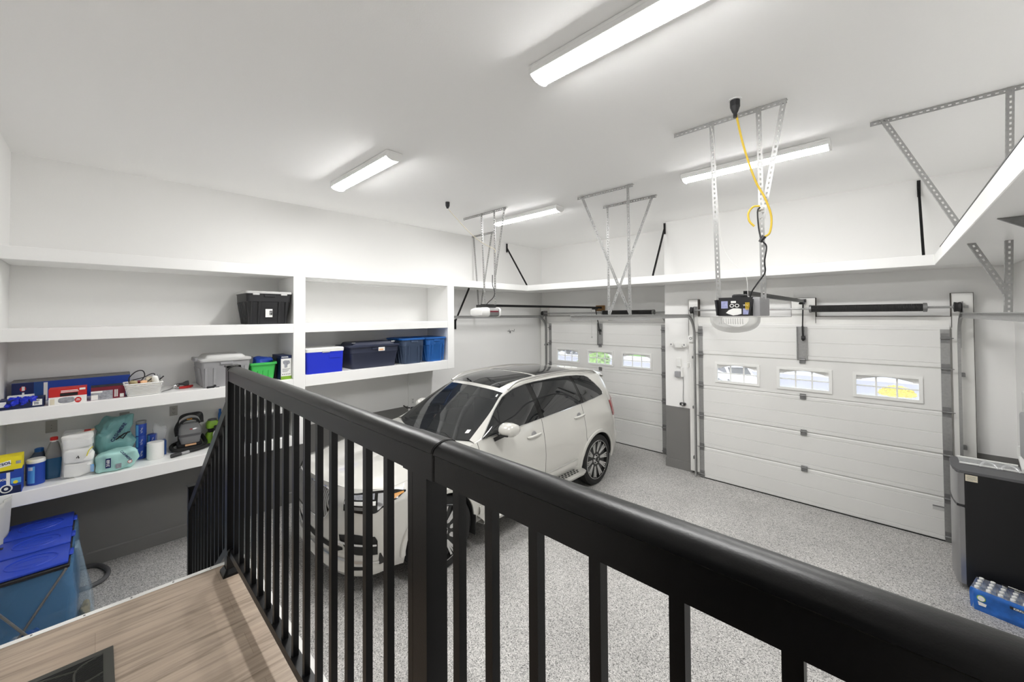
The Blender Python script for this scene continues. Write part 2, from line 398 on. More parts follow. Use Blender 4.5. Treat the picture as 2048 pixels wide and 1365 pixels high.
bx2 = [5.433, 5.5275, 5.634, 5.75, 5.866, 5.983, 6.10, 6.217, 6.334, 6.451, 6.568, 6.685, 6.80, 6.917]
for x in bx + bx2: MB().box(x, x + .019, .4915, .5105, 1.36, 2.256).build('baluster', 'black', rail)
# stair railing, descending towards the left wall
sr = thing('stair_railing', 'sloping black handrail with balusters going down the steps', 'railing', (2.9, .5, .6))
sl = .77
def rz(x, z0): return z0 + sl*(x - 3.4735)
MB().box(2.18, 2.232, .477, .528, 0, 1.30).build('post', 'black', sr)
MB().rbox(2.175, 2.237, .472, .533, 1.30, 1.312, .003).build('post_cap', 'black', sr)
MB().beam((2.232, .5025, rz(2.232, 2.108)), (3.472, .5025, rz(3.472, 2.108)), .05, .052).build('top_rail', 'black', sr)
MB().beam((2.232, .5025, rz(2.232, 1.345)), (3.472, .5025, rz(3.472, 1.345)), .034, .036).build('bottom_rail', 'black', sr)
for k in range(10):
    x = 2.32 + .1115*k; MB().box(x, x + .019, .4915, .5105, rz(x, 1.345), rz(x, 2.095)).build('baluster', 'black', sr)
# door mat
mtg = thing('door_mat', 'black ribbed door mat with raised border on wood landing', 'mat', (3.96, -.2, DZ))
MB().rbox(3.725, 4.30, -.52, .052, DZ, DZ + .009, .003).build('border', 'matborder', mtg)
pile = MB()
for k in range(62):
    x = 3.757 + k*.0083
    if x < 4.265: pile.box(x, x + .0048, -.49, .022, DZ + .009, DZ + .0125)
pile.build('ribbed_pile', 'blackmatte', mtg)
vein = MB()
for pts in (((3.76, .02), (3.80, -.05), (3.93, -.06), (4.02, -.16), (4.26, -.2)), ((3.80, -.05), (3.77, -.2), (3.9, -.3), (3.93, -.45)), ((3.88, .02), (3.93, -.06), (4.1, .02)), ((4.02, -.16), (4.0, -.34), (4.25, -.42))):
    vein.tube(cr([(x, y, DZ + .0125) for x, y in pts], 6), .0035, 6)
vein.build('vein_pattern', 'matborder', mtg)
# ------------------------------------------------------------------ built-in shelving
XF = .61
su = thing('built_in_shelving', 'white built-in wall shelving with thick boards and open cubbies', 'shelving', (0, 1.8, 0))
def sbd(name, *b): return MB().rbox(*b, .004, 1).build(name, 'shelf', su)
sbd('top_shelf', .001, XF, -.592, 6.19, 3.10, 3.217)
sbd('shelf_board', .001, XF - .002, -.592, 1.706, 2.385, 2.50); sbd('shelf_board', .001, XF - .002, 1.844, 4.123, 2.385, 2.50)
sbd('shelf_board', .001, XF - .002, -.592, 1.706, 1.68, 1.80); sbd('shelf_board', .001, XF - .002, 1.844, 4.123, 1.685, 1.833)
sbd('shelf_board', .004, XF - .002, -.592, 1.706, .962, 1.085)
sbd('divider', .004, XF, 1.704, 1.846, .96, 3.10)
sbd('end_panel', .001, XF, 4.121, 4.258, 1.683, 3.10)
MB().box(.001, .02, 3.72, 4.20, 0.15, 1.683).build('wall_panel', 'wall', su)
MB().tube(cr([(XF - .02, 1.86, 3.085), (XF - .03, 2.3, 3.07), (XF - .03, 2.75, 3.035), (XF - .04, 3.3, 3.045), (XF - .04, 4.0, 3.06)], 6), .003, 6).build('loose_wire', 'lightgrey', su)
bl = thing('ledge_shelf', 'narrow white ledge shelf high on the garage door wall', 'shelf', (3.5, 6.5, 3.1), 0, 'high white ledge shelves')
MB().rbox(.002, 7.025, 6.192, 6.757, 3.10, 3.217, .004, 1).box(.003, 3.255, 6.757, 7.387, 3.13, 3.2).build('board', 'shelf', bl)
br_ = thing('ledge_shelf', 'white ledge shelf slanting across upper right corner on right wall', 'shelf', (6.7, 3, 3.1), 0, 'high white ledge shelves')
MB().rbox(6.425, 7.027, -.59, 6.19, 3.10, 3.217, .004, 1).build('board', 'shelf', br_)
MB().box(6.4235, 6.45, -.59, 5.55, 3.217, 3.2235).build('edge_strip', 'blackplastic', br_)
def small_tri(y): return MB().tri((6.50, y, 3.098), (7.02, y, 3.098), (7.02, y, 2.75)).build('shelf_bracket', 'steeldark', br_, solid=.02)
small_tri(3.38)
def brace(label, a, b, plate):    # black angled strut with a wall plate
    t = thing('shelf_brace', label, 'brace', a, 0, 'black angled shelf braces')
    MB().beam(a, b, .024, .024, (1, 0, 0) if abs(a[1] - b[1]) > .2 else (0, 1, 0)).build('strut', 'black', t)
    MB().box(*plate).build('wall_plate', 'black', t)
brace('black brace from ceiling line down to ledge, on left wall corner', (.02, 6.185, 4.06), (.585, 6.19, 3.222), (.001, .022, 6.168, 6.202, 3.975, 4.165))
brace('black brace under ledge beside the end of white shelving', (.575, 4.625, 3.085), (.02, 4.75, 2.49), (.001, .022, 4.733, 4.767, 2.33, 2.52))
brace('black brace above ledge at the corner between both garage doors', (3.275, 6.742, 4.06), (3.295, 6.22, 3.222), (3.262, 3.292, 6.74, 6.759, 3.98, 4.17))
brace('black brace above ledge right of centre, beside large steel hanger', (6.342, 6.742, 4.06), (6.345, 6.22, 3.222), (6.327, 6.358, 6.74, 6.759, 3.975, 4.17))
# ------------------------------------------------------------------ garage doors
def garage_door(n, x0, x1, y, wins, label):
    d = thing('door_%d' % n, label, 'garage door', ((x0 + x1)/2, y, 0)); d['kind'] = 'structure'
    H = .488; xc = (x0 + x1)/2; t = .045
    for k in range(5):
        z0, z1 = k*H + .004, (k + 1)*H - .002
        if k != 3:
            def g(z): return [(z - .005, 0), (z, .006), (z + .005, 0)]
            pr = [(z0, .008), (z0 + .012, 0)] + g(z0 + .055) + g(z0 + .235) + g(z0 + .43) + [(z1 - .012, 0), (z1, .008)]
            poly = [(a, b) for a, b in pr] + [(z1, t), (z0, t)]
            MB().prism(poly, lambda a, b, e: (e, y + b, a), x0, x1).box(x0, x1, y + .018, y + t - .003, z1 - .006, z1 + .016).build('door_section', 'doorwhite', d)
        else:
            mb = MB(); zs = [z0, 1.545, 1.835, z1]; xs = [x0] + [v for w in wins for v in w] + [x1]
            mb.box(x0, x1, y, y + t, z0, zs[1]).box(x0, x1, y, y + t, zs[2], z1)
            for i in range(0, len(xs), 2): mb.box(xs[i], xs[i + 1], y, y + t, zs[1], zs[2])
            mb.box(x0, x1, y + .018, y + t - .003, z1 - .006, z1 + .016)
            mb.build('door_section', 'doorwhite', d)
            for a, b in wins:
                f = MB(); fz0, fz1 = 1.535, 1.845; e = .034
                for (p, q, r, s2) in ((a - .01, b + .01, fz0, fz0 + e), (a - .01, b + .01, fz1 - e, fz1)): f.box(p, q, y - .014, y + .02, r, s2)
                for (p, q) in ((a - .01, a - .01 + e), (b + .01 - e, b + .01)): f.box(p, q, y - .0135, y + .02, fz0 + e, fz1 - e)
                fo = f.build('window_frame', 'white', d)
                g2 = MB(); ia, ib, iz0, iz1 = a + .02, b - .02, 1.565, 1.815; w = ib - ia; zm = (iz0 + iz1)/2 - .01
                for q in (1, 2): g2.box(ia + w*q/3 - .009, ia + w*q/3 + .009, y + .022, y + .034, iz0, iz1)
                g2.box(ia, ib, y + .0215, y + .0335, zm - .008, zm + .008)
                arch = [(ia, iz1)] + [(ia, iz1 - .062), (ia + .05, iz1 - .062), (ia + .055, iz1 - .052)]
                for q in range(1, 12):
                    u = q/12; arch.append((ia + .055 + (w - .11)*u, iz1 - .052 + .040*sin(PI*u)))
                arch += [(ib - .055, iz1 - .052), (ib - .05, iz1 - .062), (ib, iz1 - .062), (ib, iz1)]
                g2.prism(arch, lambda p, q, e2: (p, e2, q), y + .0225, y + .0345)
                g2.build('window_grille', 'white', fo)
                MB().box(a, b, y + .028, y + .031, 1.55, 1.83).build('window_pane', 'clear', fo)
    for s, xa in ((1, x0), (-1, x1)):       # steel end stiles with hinges
        w = .062 if n == 2 and s == 1 else .075
        e = MB().box(min(xa, xa + s*w), max(xa, xa + s*w), y - .003, y - .0002, .03, 2.40); eo = e.build('end_stile', 'steel', d)
        for k in range(6):
            z = [.06, .488, .976, 1.464, 1.952, 2.30][k]; xh = xa + s*w/2
            h = MB().box(xh - .034, xh + .034, y - .008, y - .003, z - .055, z + .055)
            h.cyl((xh - .036, y - .018, z), (xh + .036, y - .018, z), .011, 10)
            h.cyl((xh - s*.065, y - .022, z), (xh + s*.04, y - .022, z), .005, 8)
            h.build('hinge', 'steeldark', eo)
    cs = MB(); xs_ = xc - .005
    cs.box(xs_ - .058, xs_ + .058, y - .006, y - .0002, 1.96, 2.41).box(xs_ - .06, xs_ - .05, y - .03, y - .006, 1.96, 2.41).box(xs_ + .05, xs_ + .06, y - .03, y - .006, 1.96, 2.41)
    cs.build('centre_bracket', 'steel', d)
    for z in (.488, .976, 1.464, 1.952):
        MB().rbox(xs_ - .034, xs_ + .034, y - .02, y - .0005, z - .04, z + .035, .004, 1).cyl((xs_ - .036, y - .022, z + .01), (xs_ + .036, y - .022, z + .01), .009, 8).build('centre_hinge', 'steeldark', d)
    MB().box(x0, x1, y - .004, y + t, -.001, .012).build('bottom_seal', 'blackmatte', d)
    return d
DY = 6.64; DYL = 7.27
d2 = garage_door(2, 3.85, 6.555, DY, [(4.10, 4.68), (4.91, 5.50), (5.725, 6.325)], 'nearer white sectional garage door on the right, full view')
d1 = garage_door(1, .31, 3.05, DYL, [(.54, 1.145), (1.36, 1.97), (2.17, 2.78)], 'farther white sectional garage door behind the parked car')
MB().box(6.39, 6.50, DY - .0015, DY - .0005, .335, .385).build('maker_sticker', 'lightgrey', d2)
MB().box(6.39, 6.50, DY - .002, DY - .0015, .372, .387).build('sticker_heading', 'cardgrey', d2)
# timber around the doors
struct('trim_1', MB().box(3.695, 3.838, 6.66, 6.758, .06, 2.825), 'trimwhite')
struct('trim_2', MB().box(6.572, 6.735, 6.66, 6.758, .0, 2.81), 'trimwhite')
struct('trim_3', MB().box(5.08, 5.346, 6.655, 6.758, 2.435, 2.80), 'trimwhite')
struct('trim_4', MB().box(3.838, 5.08, 6.665, 6.758, 2.405, 2.545).box(5.346, 6.572, 6.665, 6.758, 2.405, 2.545), 'trimwhite')
struct('trim_5', MB().box(.04, .24, 7.30, 7.388, 0, 2.80).box(3.09, 3.25, 7.30, 7.388, 0, 2.80).box(.24, 3.09, 7.29, 7.388, 2.405, 2.56), 'trimwhite')
MBr = MB().rbox(1.53, 1.73, 7.335, 7.388, 2.67, 2.79, .004, 1)
tag(MBr.build('timber_block', 'rust'), 'small brown raw timber block above the far garage door', 'wood block')
struct('trim_6', MB().box(3.838, 3.945, 6.688, 6.76, 0, 2.44).box(6.495, 6.573, 6.688, 6.76, 0, 2.44).box(3.838, 6.573, 6.688, 6.76, 2.395, 2.43), 'trimwhite')  # stop strips added behind the near door to shut out leaking daylight
struct('trim_7', MB().box(.24, .405, 7.318, 7.39, 0, 2.44).box(2.955, 3.09, 7.318, 7.39, 0, 2.44).box(.24, 3.09, 7.318, 7.39, 2.395, 2.41), 'trimwhite')  # same added strips at the far door, closing its light gaps
M['gapdark'] = mat('dirty paint crack', (.09, .08, .07), .9)
def crack(n, *bs):
    mb = MB()
    for b in bs: mb.box(*b)
    struct('trim_%d' % n, mb, 'gapdark')
crack(8, (3.692, 3.696, 6.655, 6.759, 2.24, 2.828), (3.692, 3.841, 6.655, 6.759, 2.825, 2.829), (3.8375, 3.841, 6.655, 6.759, 2.56, 2.826))
crack(9, (5.077, 5.081, 6.652, 6.759, 2.545, 2.803), (5.345, 5.349, 6.652, 6.759, 2.46, 2.803), (5.077, 5.349, 6.652, 6.759, 2.80, 2.804))
crack(10, (6.569, 6.573, 6.655, 6.759, 2.42, 2.812), (6.734, 6.738, 6.655, 6.759, 1.0, 2.812), (6.569, 6.738, 6.655, 6.759, 2.809, 2.813))
crack(11, (3.841, 5.077, 6.662, 6.759, 2.5445, 2.5485), (5.349, 6.569, 6.662, 6.759, 2.5445, 2.549))
crack(12, (.24, 3.09, 7.287, 7.389, 2.5595, 2.563), (3.247, 3.2515, 7.297, 7.389, .2, 2.80))
# tracks
def track(label, x, yd, yend, z, s, g='steel door tracks'):
    t = thing('door_track', label, 'door track', (x, yd, 0), 0, g)
    R = .30; yv = yd - .045
    path = [(x, yv, .002), (x, yv, z - R)] + [(x, yv - R + R*cos(a), z - R + R*sin(a)) for a in [PI/2*k/10 for k in range(1, 11)]] + [(x, yend, z)]
    def chan(pts, mb):
        L = []
        for i, p in enumerate(pts):
            a = Vector(pts[max(i - 1, 0)]); b = Vector(pts[min(i + 1, len(pts) - 1)]); tt = (b - a).normalized(); nn = Vector((0, -tt.z, tt.y)) ; sx = Vector((s, 0, 0)); p = Vector(p)
            L.append([p + nn*.026 + sx*.022, p + nn*.026, p - nn*.026, p - nn*.026 + sx*.022, p - nn*.022 + sx*.022, p - nn*.022 + sx*.003, p + nn*.022 + sx*.003, p + nn*.022 + sx*.022])
        mb.loft(L)
    m1 = MB(); chan(path[:2], m1); m1.build('vertical_track', 'steel', t)
    m2 = MB(); chan(path[1:-1], m2); m2.build('curved_track', 'steel', t)
    m3 = MB(); chan(path[-2:], m3); m3.box(min(x, x - s*.004), max(x, x - s*.004), yend, yd - .1, z - .026, z + .03); m3.build('horizontal_track', 'steel', t)
    for zz in (.30, 1.1, 1.9):
        MB().box(min(x, x - s*.03), max(x, x - s*.03), yv - .01, yd + .055, zz - .02, zz + .02).build('jamb_bracket', 'steeldark', t)
    MB().box(min(x, x - s*.006), max(x, x - s*.006), yd - .06, yd + .01, 2.2, 2.62).build('flag_bracket', 'steel', t)
    return t
track('door track left of the nearer garage door, running back overhead', 3.79, DY, 3.22, 2.56, 1)
track('door track right of the nearer garage door, beside right wall', 6.63, DY, 3.45, 2.56, -1)
track('door track at left end of the far garage door', .24, DYL, 4.33, 2.56, 1)
track('door track at right end of the far garage door, behind the pillar', 3.12, DYL, 4.95, 2.56, -1)
# torsion springs
def spring(label, xa, xb, s0, s1, y, z, rd):
    t = thing('torsion_spring', label, 'spring', ((xa + xb)/2, y, z), 0, 'door torsion springs')
    MB().cyl((xa, y, z), (xb, y, z), .0127, 12).build('shaft', 'steel', t)
    n = int((s1 - s0)/.012); prof = [(.043 + .0035*(i % 2), s0 - (xa + xb)/2 + (s1 - s0)*i/(2*n)) for i in range(2*n + 1)]
    MB().lathe(prof, ((xa + xb)/2, y, z), 20, 'x').build('coil', 'springblack', t)
    for x, w in ((s0 - .02, .03), (s1 - .01, .04)): MB().lathe([(.035, 0), (.052, .004), (.052, w - .004), (.035, w)], (x, y, z), 16, 'x').build('cone', 'steeldark', t)
    for x in rd:
        MB().lathe([(.03, -.03), (.056, -.026), (.05, 0), (.056, .022), (.04, .03)], (x, y, z), 20, 'x').build('cable_drum', 'springblack', t)
        MB().box(x + .034, x + .04, y - .04, y + .11, z - .07, z + .06).build('end_plate', 'steeldark', t)
    return t
spring('black torsion spring above the nearer garage door', 3.74, 6.69, 5.31, 6.352, 6.555, 2.652, (3.79, 6.61))
spring('black torsion spring above the far garage door', .16, 3.24, 1.805, 2.865, 7.17, 2.632, (.22, 3.14))
# ------------------------------------------------------------------ perforated angle hangers
def perf(mb, a, b, w, t, side, nrm, pitch=.0381, hole=.013):   # one perforated flange between a and b
    a, b = Vector(a), Vector(b); d = (b - a); L = d.length; d.normalize(); side = Vector(side); side = (side - d*side.dot(d)).normalized(); nrm = d.cross(side)
    hw = .30*w
    for q0, q1 in ((0, w/2 - hw/2), (w/2 + hw/2, w)):
        mb.obox((a + b)/2 + side*(q0 + q1)/2, d*L/2, side*(q1 - q0)/2, nrm*t/2)
    n = int(L/pitch)
    for k in range(n + 1):
        c0 = k*pitch; l = min(pitch - hole*1.35, L - c0)
        if l > .001: mb.obox(a + d*(c0 + l/2) + side*w/2, d*l/2, side*hw/2, nrm*t/2)
def angle(mb, a, b, s1, s2, w=.036, t=.0025):
    perf(mb, a, b, w, t, s1, s2); perf(mb, a, b, w, t, s2, s1)
def hanger(label, bar, struts, extra=()):
    t = thing('hanging_bracket', label, 'steel hanger', bar[0], 0, 'perforated steel ceiling hangers')
    mb = MB(); angle(mb, bar[0], bar[1], (0, 0, -1), (0, 1, 0)); mb.build('ceiling_angle', 'steel', t)
    for a, b, s1, s2 in struts:
        mb = MB(); angle(mb, a, b, s1, s2); mb.build('strut', 'steel', t)
    for a, b in extra:
        MB().beam(a, b, .03, .004, (0, 1, 0)).build('cross_bar', 'steel', t)
X, mX, Y = (1, 0, 0), (-1, 0, 0), (0, 1, 0)
zc = CZ - .002
hanger('perforated steel hanger holding the opener with yellow cord', ((4.715, 3.505, zc), (5.545, 3.505, zc)),
       [((5.008, 3.50, zc), (5.045, 3.50, 2.70), X, Y), ((5.345, 3.50, zc), (5.36, 3.50, 2.70), X, Y), ((5.51, 3.495, zc - .01), (5.36, 3.495, 3.32), X, Y)])
hanger('large steel hanger at far right passing through the ledge', ((5.975, 4.45, zc), (6.98, 4.45, zc)),
       [((6.695, 4.445, zc), (6.66, 4.445, 2.58), X, Y), ((6.035, 4.44, zc), (6.655, 4.44, 2.72), X, Y)])
hanger('steel hanger with crossing diagonal, nearer of the middle pair', ((3.03, 4.48, zc), (3.835, 4.48, zc)),
       [((3.75, 4.475, zc), (3.765, 4.475, 2.585), X, Y), ((3.083, 4.47, zc), (3.765, 4.47, 2.60), X, Y)])
hanger('steel hanger with crossing diagonal, farther of the middle pair', ((3.05, 5.11, zc), (3.85, 5.11, zc)),
       [((3.105, 5.105, zc), (3.115, 5.105, 2.585), X, Y), ((3.785, 5.10, zc), (3.125, 5.10, 2.60), X, Y)], [((3.12, 5.1, 2.52), (3.75, 5.1, 2.525))])
hanger('steel hanger holding the white garage opener, three struts', ((1.05, 4.115, zc), (2.03, 4.115, zc)),
       [((1.472, 4.11, zc), (1.545, 4.11, 2.75), X, Y), ((1.763, 4.11, zc), (1.775, 4.11, 2.75), X, Y), ((1.99, 4.105, zc), (1.785, 4.105, 3.2), X, Y)])
hanger('steel hanger close to left wall behind the white opener', ((.04, 5.16, zc), (.71, 5.16, zc)),
       [((.072, 5.155, zc), (.235, 5.155, 2.585), X, Y), ((.61, 5.15, zc), (.245, 5.15, 2.60), X, Y)])
# ------------------------------------------------------------------ the car (local frame: x = its left side, y = backwards, z = up)
M['carpaint'] = mat('pale champagne car paint', (.66, .65, .61), .22, metal=.12, coat=1.)
M['carglass'] = mat('dark tinted car glass', (.010, .011, .012), .02, spec=.7, coat=.5)
M['wsglass'] = mat('windscreen glass', (.02, .022, .024), .02, spec=.7, coat=.4, alpha=.78)
M['gloss'] = mat('gloss black trim', (.008, .008, .008), .12)
M['tyre'] = mat('black tyre rubber', (.014, .014, .014), .7, bump=.3, bscale=120)
M['rimdark'] = mat('gloss black rim', (.012, .012, .012), .2)
M['rimface'] = mat('machined alloy', (.68, .68, .67), .22, metal=.95)
M['interior'] = mat('dark cabin trim', (.025, .024, .023), .7)
M['leather'] = mat('charcoal leather seat', (.05, .048, .046), .55)
M['redlens'] = mat('red lamp lens', (.35, .005, .012), .1, coat=.6)
M['lens'] = mat('clear lamp lens', (.85, .85, .85), .06, alpha=.18)
M['lampsilver'] = mat('lamp reflector', (.75, .76, .78), .15, metal=.8)
car = thing('suv', 'pale champagne family suv parked facing the railing', 'car', (1.802, 1.602, 0), -.012)
PLAN = [(-.105, 0), (-.10, .2), (-.075, .40), (-.02, .60), (.06, .75), (.17, .86), (.32, .925), (.55, .955), (.85, .968), (1.4, .955), (2.0, .955), (2.6, .958), (3.2, .965), (3.7, .972), (4.13, .955), (4.31, .915), (4.42, .85), (4.50, .72), (4.54, .5), (4.555, .25), (4.56, 0)]
TOPN = [(-.095, 0, 1.0), (-.08, .2, .998), (-.05, .40, .99), (.03, .585, .985), (.12, .70, .975), (.22, .78, .967), (.36, .835, .975), (.57, .862, 1.01), (.86, .868, 1.06), (1.40, .845, 1.15), (2.0, .872, 1.185), (2.6, .885, 1.22), (3.2, .88, 1.245), (3.7, .865, 1.27), (4.10, .83, 1.30), (4.28, .795, 1.31), (4.38, .745, 1.29), (4.42, .66, 1.25), (4.45, .5, 1.21), (4.465, .25, 1.20), (4.47, 0, 1.20)]
def crv(nodes, s):
    n = len(nodes); s = max(0, min(n - 1.0001, s)); i = int(s); t = s - i
    P = [Vector(nodes[max(0, min(n - 1, i + k))]) for k in (-1, 0, 1, 2)]
    if i == 0: P[0] = Vector((P[2][0],) + tuple(-P[2][1] if k == 1 else P[2][k] for k in range(1, len(P[2]))))
    if i == n - 2: P[3] = Vector((P[1][0],) + tuple(-P[1][1] if k == 1 else P[1][k] for k in range(1, len(P[1]))))
    p0, p1, p2, p3 = P
    return .5*((2*p1) + (p2 - p0)*t + (2*p0 - 5*p1 + 4*p2 - p3)*t*t + (3*p1 - p0 - 3*p2 + p3)*t**3)
def s_of_a(a):
    lo, hi = 0., 20.
    for _ in range(40):
        m_ = (lo + hi)/2
        if crv(PLAN, m_)[0] < a: lo = m_
        else: hi = m_
    return lo
def lin(kn, x):
    if x <= kn[0][0]: return kn[0][1]
    for (x0, y0), (x1, y1) in zip(kn, kn[1:]):
        if x <= x1:
            t = (x - x0)/(x1 - x0); t = t*t*(3 - 2*t); return y0 + (y1 - y0)*t
    return kn[-1][1]
HS = [(.20, -.10), (.27, -.06), (.34, -.04), (.45, -.022), (.6, -.006), (.75, 0), (.88, -.004), (.96, -.012)]
HF = [(.17, -.06), (.22, .012), (.30, .0), (.36, -.02), (.46, -.005), (.62, .012), (.8, .0), (.96, -.012)]
HR = [(.25, -.06), (.40, .0), (.55, .025), (.66, .02), (.74, -.015), (.96, -.03)]
WH = ((.835, .412), (3.70, .418)); WZ = .377
def BS(s, c):
    p = crv(PLAN, s); d = crv(PLAN, s + .02) - crv(PLAN, s - .02); n = Vector((-d[1], d[0])); n.normalize()
    n = -n if n.dot(Vector((p[0] - 2.2, p[1]*2))) < 0 else n
    wf = max(0, min(1, (6 - s)/3)); wr = max(0, min(1, (s - 14)/2.5))
    h = HSv(c)*(1 - wf - wr) + lin(HF, c)*wf + lin(HR, c)*wr
    a = p[0]
    for aw, R in WH:
        r = sqrt((a - aw)**2 + (c - WZ)**2)
        if r < R + .09 and s > 5: h += .016*max(0, 1 - (r - R)/.09) if r > R else .016
    T = crv(TOPN, s); q = Vector((p[0] + n[0]*h, p[1] + n[1]*h, c))
    c0 = min(.86, T[2] - .12)
    if c > c0:
        t = min(1, (c - c0)/(T[2] - c0)); w = t*t*(1.6 - .6*t); q = Vector((q[0]*(1 - w) + T[0]*w, q[1]*(1 - w) + T[1]*w, c))
    return q
def HSv(c): return lin(HS, c)
def low(s):
    a = crv(PLAN, s)[0]; base = lin([(0, .20), (4, .20), (6.5, .24), (8, .30), (15, .33), (17, .36)], s)
    if s > 5:
        for aw, R in WH:
            if abs(a - aw) < R: base = max(base, WZ + sqrt(R*R - (a - aw)**2))
    return base
def L3(p, sd): return (p[1]*sd, p[0], p[2])     # (a,b,c) -> local xyz
def ring(name, sa, sb, m, n=14, rows=16, e=0., lab=None):
    for sd in (1, -1):
        g = []
        ss = [sa + (sb - sa)*k/n for k in range(n + 1)]
        extra = []
        for aw, R in WH:
            for k in range(1, 24):
                x = s_of_a(aw - R*cos(PI*k/24)); extra.append(x)
            extra += [s_of_a(aw - R - .0005), s_of_a(aw - R + .0005), s_of_a(aw + R - .0005), s_of_a(aw + R + .0005)]
        ss = sorted(set([x for x in ss + extra if sa <= x <= sb]))
        for s in ss:
            l, t = low(s), crv(TOPN, s)[2]
            g.append([L3(BS(s, l + (t - l)*(k/rows)), sd) for k in range(rows + 1)])
        MB().grid(g).build(name, m, car, smooth=True, local=True, angle=35, label=lab)
eps = .006
S = {k: s_of_a(v) for k, v in dict(fb=.30, d1=1.385, d2=2.47, d3=3.40, rb=4.22).items()}
def ringfull(name, sa, sb, n, closed_front):    # both sides joined through the centre line
    g = []
    for s in [sb - (sb - sa)*k/n for k in range(n + 1)]:
        l, t = low(s), crv(TOPN, s)[2]; g.append([L3(BS(s, l + (t - l)*k/20), -1) for k in range(21)])
    h = [[(-p[0], p[1], p[2]) for p in r] for r in g]
    rows = g + h[::-1][1:] if closed_front else g + h[::-1][1:]
    MB().grid(rows).build(name, 'carpaint', car, smooth=True, local=True, angle=35)
ringfull('front_bumper', 0.0, S['fb'], 22, True)
def ringrear():
    g = []
    for k in range(23):
        s = S['rb'] + (19.999 - S['rb'])*k/22; l, t = low(s), crv(TOPN, s)[2]; g.append([L3(BS(s, l + (t - l)*j/16), 1) for j in range(17)])
    h = [[(-p[0], p[1], p[2]) for p in r] for r in g]
    MB().grid(g + h[::-1][1:]).build('tailgate', 'carpaint', car, smooth=True, local=True, angle=35)
ringrear()
ring('front_fender', S['fb'] + .008, S['d1'] - .006, 'carpaint')
ring('front_door', S['d1'] + .006, S['d2'] - .006, 'carpaint', 20)
ring('rear_door', S['d2'] + .006, S['d3'] - .006, 'carpaint', 20)
ring('rear_quarter', S['d3'] + .006, S['rb'] - .01, 'carpaint')
def spl(rows, nu=8, nv=8):    # Catmull-Rom surface through a control grid, mirrored across the centre
    R = [cr(r, nv) for r in rows]; cols = list(zip(*R)); Cc = [cr(c, nu) for c in cols]
    half = [list(r) for r in zip(*Cc)]
    return [[Vector((p[0], -p[1], p[2])) for p in r[::-1]][:-1] + [Vector(p) for p in r] for r in half]
def patch(name, rows, m, nu=8, nv=8, par=None, off=0.):
    g = spl(rows, nu, nv)
    if off: g = [[p + Vector((0, 0, off)) for p in r] for r in g]
    return MB().grid([[L3(p, 1) for p in r] for r in g]).build(name, m, par or car, smooth=True, local=True, angle=40)
def tq(s): return tuple(crv(TOPN, s))
hood = [[tq(0), tq(1.4), tq(2.8), tq(4)],
        [(.14, 0, 1.055), (.15, .30, 1.062), (.22, .55, 1.04), tq(5.6)],
        [(.5, 0, 1.098), (.5, .32, 1.112), (.52, .60, 1.085), tq(7)],
        [(.88, 0, 1.122), (.88, .32, 1.138), (.88, .62, 1.118), tq(8)],
        [(1.12, 0, 1.126), (1.13, .32, 1.143), (1.17, .62, 1.14), tq(8.55)],
        [(1.20, 0, 1.115), (1.215, .30, 1.122), (1.29, .60, 1.143), tq(9)]]
patch('hood', hood, 'carpaint')
wsg = [[(1.195, 0, 1.118), (1.215, .30, 1.122), (1.265, .56, 1.14), (1.345, .755, 1.165)],
       [(1.555, 0, 1.40), (1.57, .29, 1.395), (1.615, .53, 1.39), (1.715, .685, 1.385)],
       [(1.955, 0, 1.632), (1.965, .25, 1.625), (1.995, .44, 1.61), (2.055, .58, 1.58)]]
patch('windscreen', wsg, 'wsglass')
roofc = [wsg[2], [(2.3, 0, 1.705), (2.3, .25, 1.70), (2.32, .45, 1.686), (2.36, .605, 1.655)],
         [(2.8, 0, 1.738), (2.8, .25, 1.735), (2.8, .45, 1.722), (2.8, .615, 1.69)],
         [(3.4, 0, 1.73), (3.4, .25, 1.727), (3.4, .45, 1.714), (3.4, .61, 1.685)],
         [(3.95, 0, 1.698), (3.95, .25, 1.695), (3.95, .45, 1.68), (3.95, .60, 1.645)],
         [(4.25, 0, 1.668), (4.25, .25, 1.665), (4.25, .45, 1.65), (4.25, .585, 1.60)],
         [(4.46, 0, 1.635), (4.45, .25, 1.63), (4.43, .45, 1.61), (4.40, .57, 1.55)]]
patch('roof', roofc, 'carpaint')
def roofz(a, b):
    rows = [(r[0][0], [(p[1], p[2]) for p in r]) for r in roofc]
    zz = [lin(r[1], abs(b)) for r in rows]; return lin([(r[0], z) for r, z in zip(rows, zz)], a)
G = spl(roofc, 8, 8); nv = len(G[0])
def sub(g, i0, i1, j0, j1, off): return [[L3(p + Vector((0, 0, off)), 1) for p in r[j0:j1 + 1]] for r in g[i0:i1 + 1]]
MB().grid(sub(G, 2, 15, 6, 42, .004)).build('panoramic_roof', 'carglass', car, smooth=True, local=True)
MB().grid(sub(G, 16, 28, 6, 42, .004)).build('panoramic_roof', 'carglass', car, smooth=True, local=True)
rw = [[(4.445, 0, 1.62), (4.44, .25, 1.615), (4.42, .45, 1.595), (4.40, .57, 1.55)], [(4.46, 0, 1.40), (4.46, .25, 1.40), (4.44, .48, 1.40), (4.39, .665, 1.41)], [tq(20), tq(19), tq(18), tq(16)]]
patch('rear_window', rw, 'carglass')
MB().grid([[L3(Vector((a, b, roofz(4.4, b) - d)), 1) for b in [-.56 + .08*k for k in range(15)]] for a, d in ((4.36, -.004), (4.46, .02), (4.53, .035), (4.52, .055), (4.42, .05))]).build('roof_spoiler', 'carpaint', car, smooth=True, local=True)
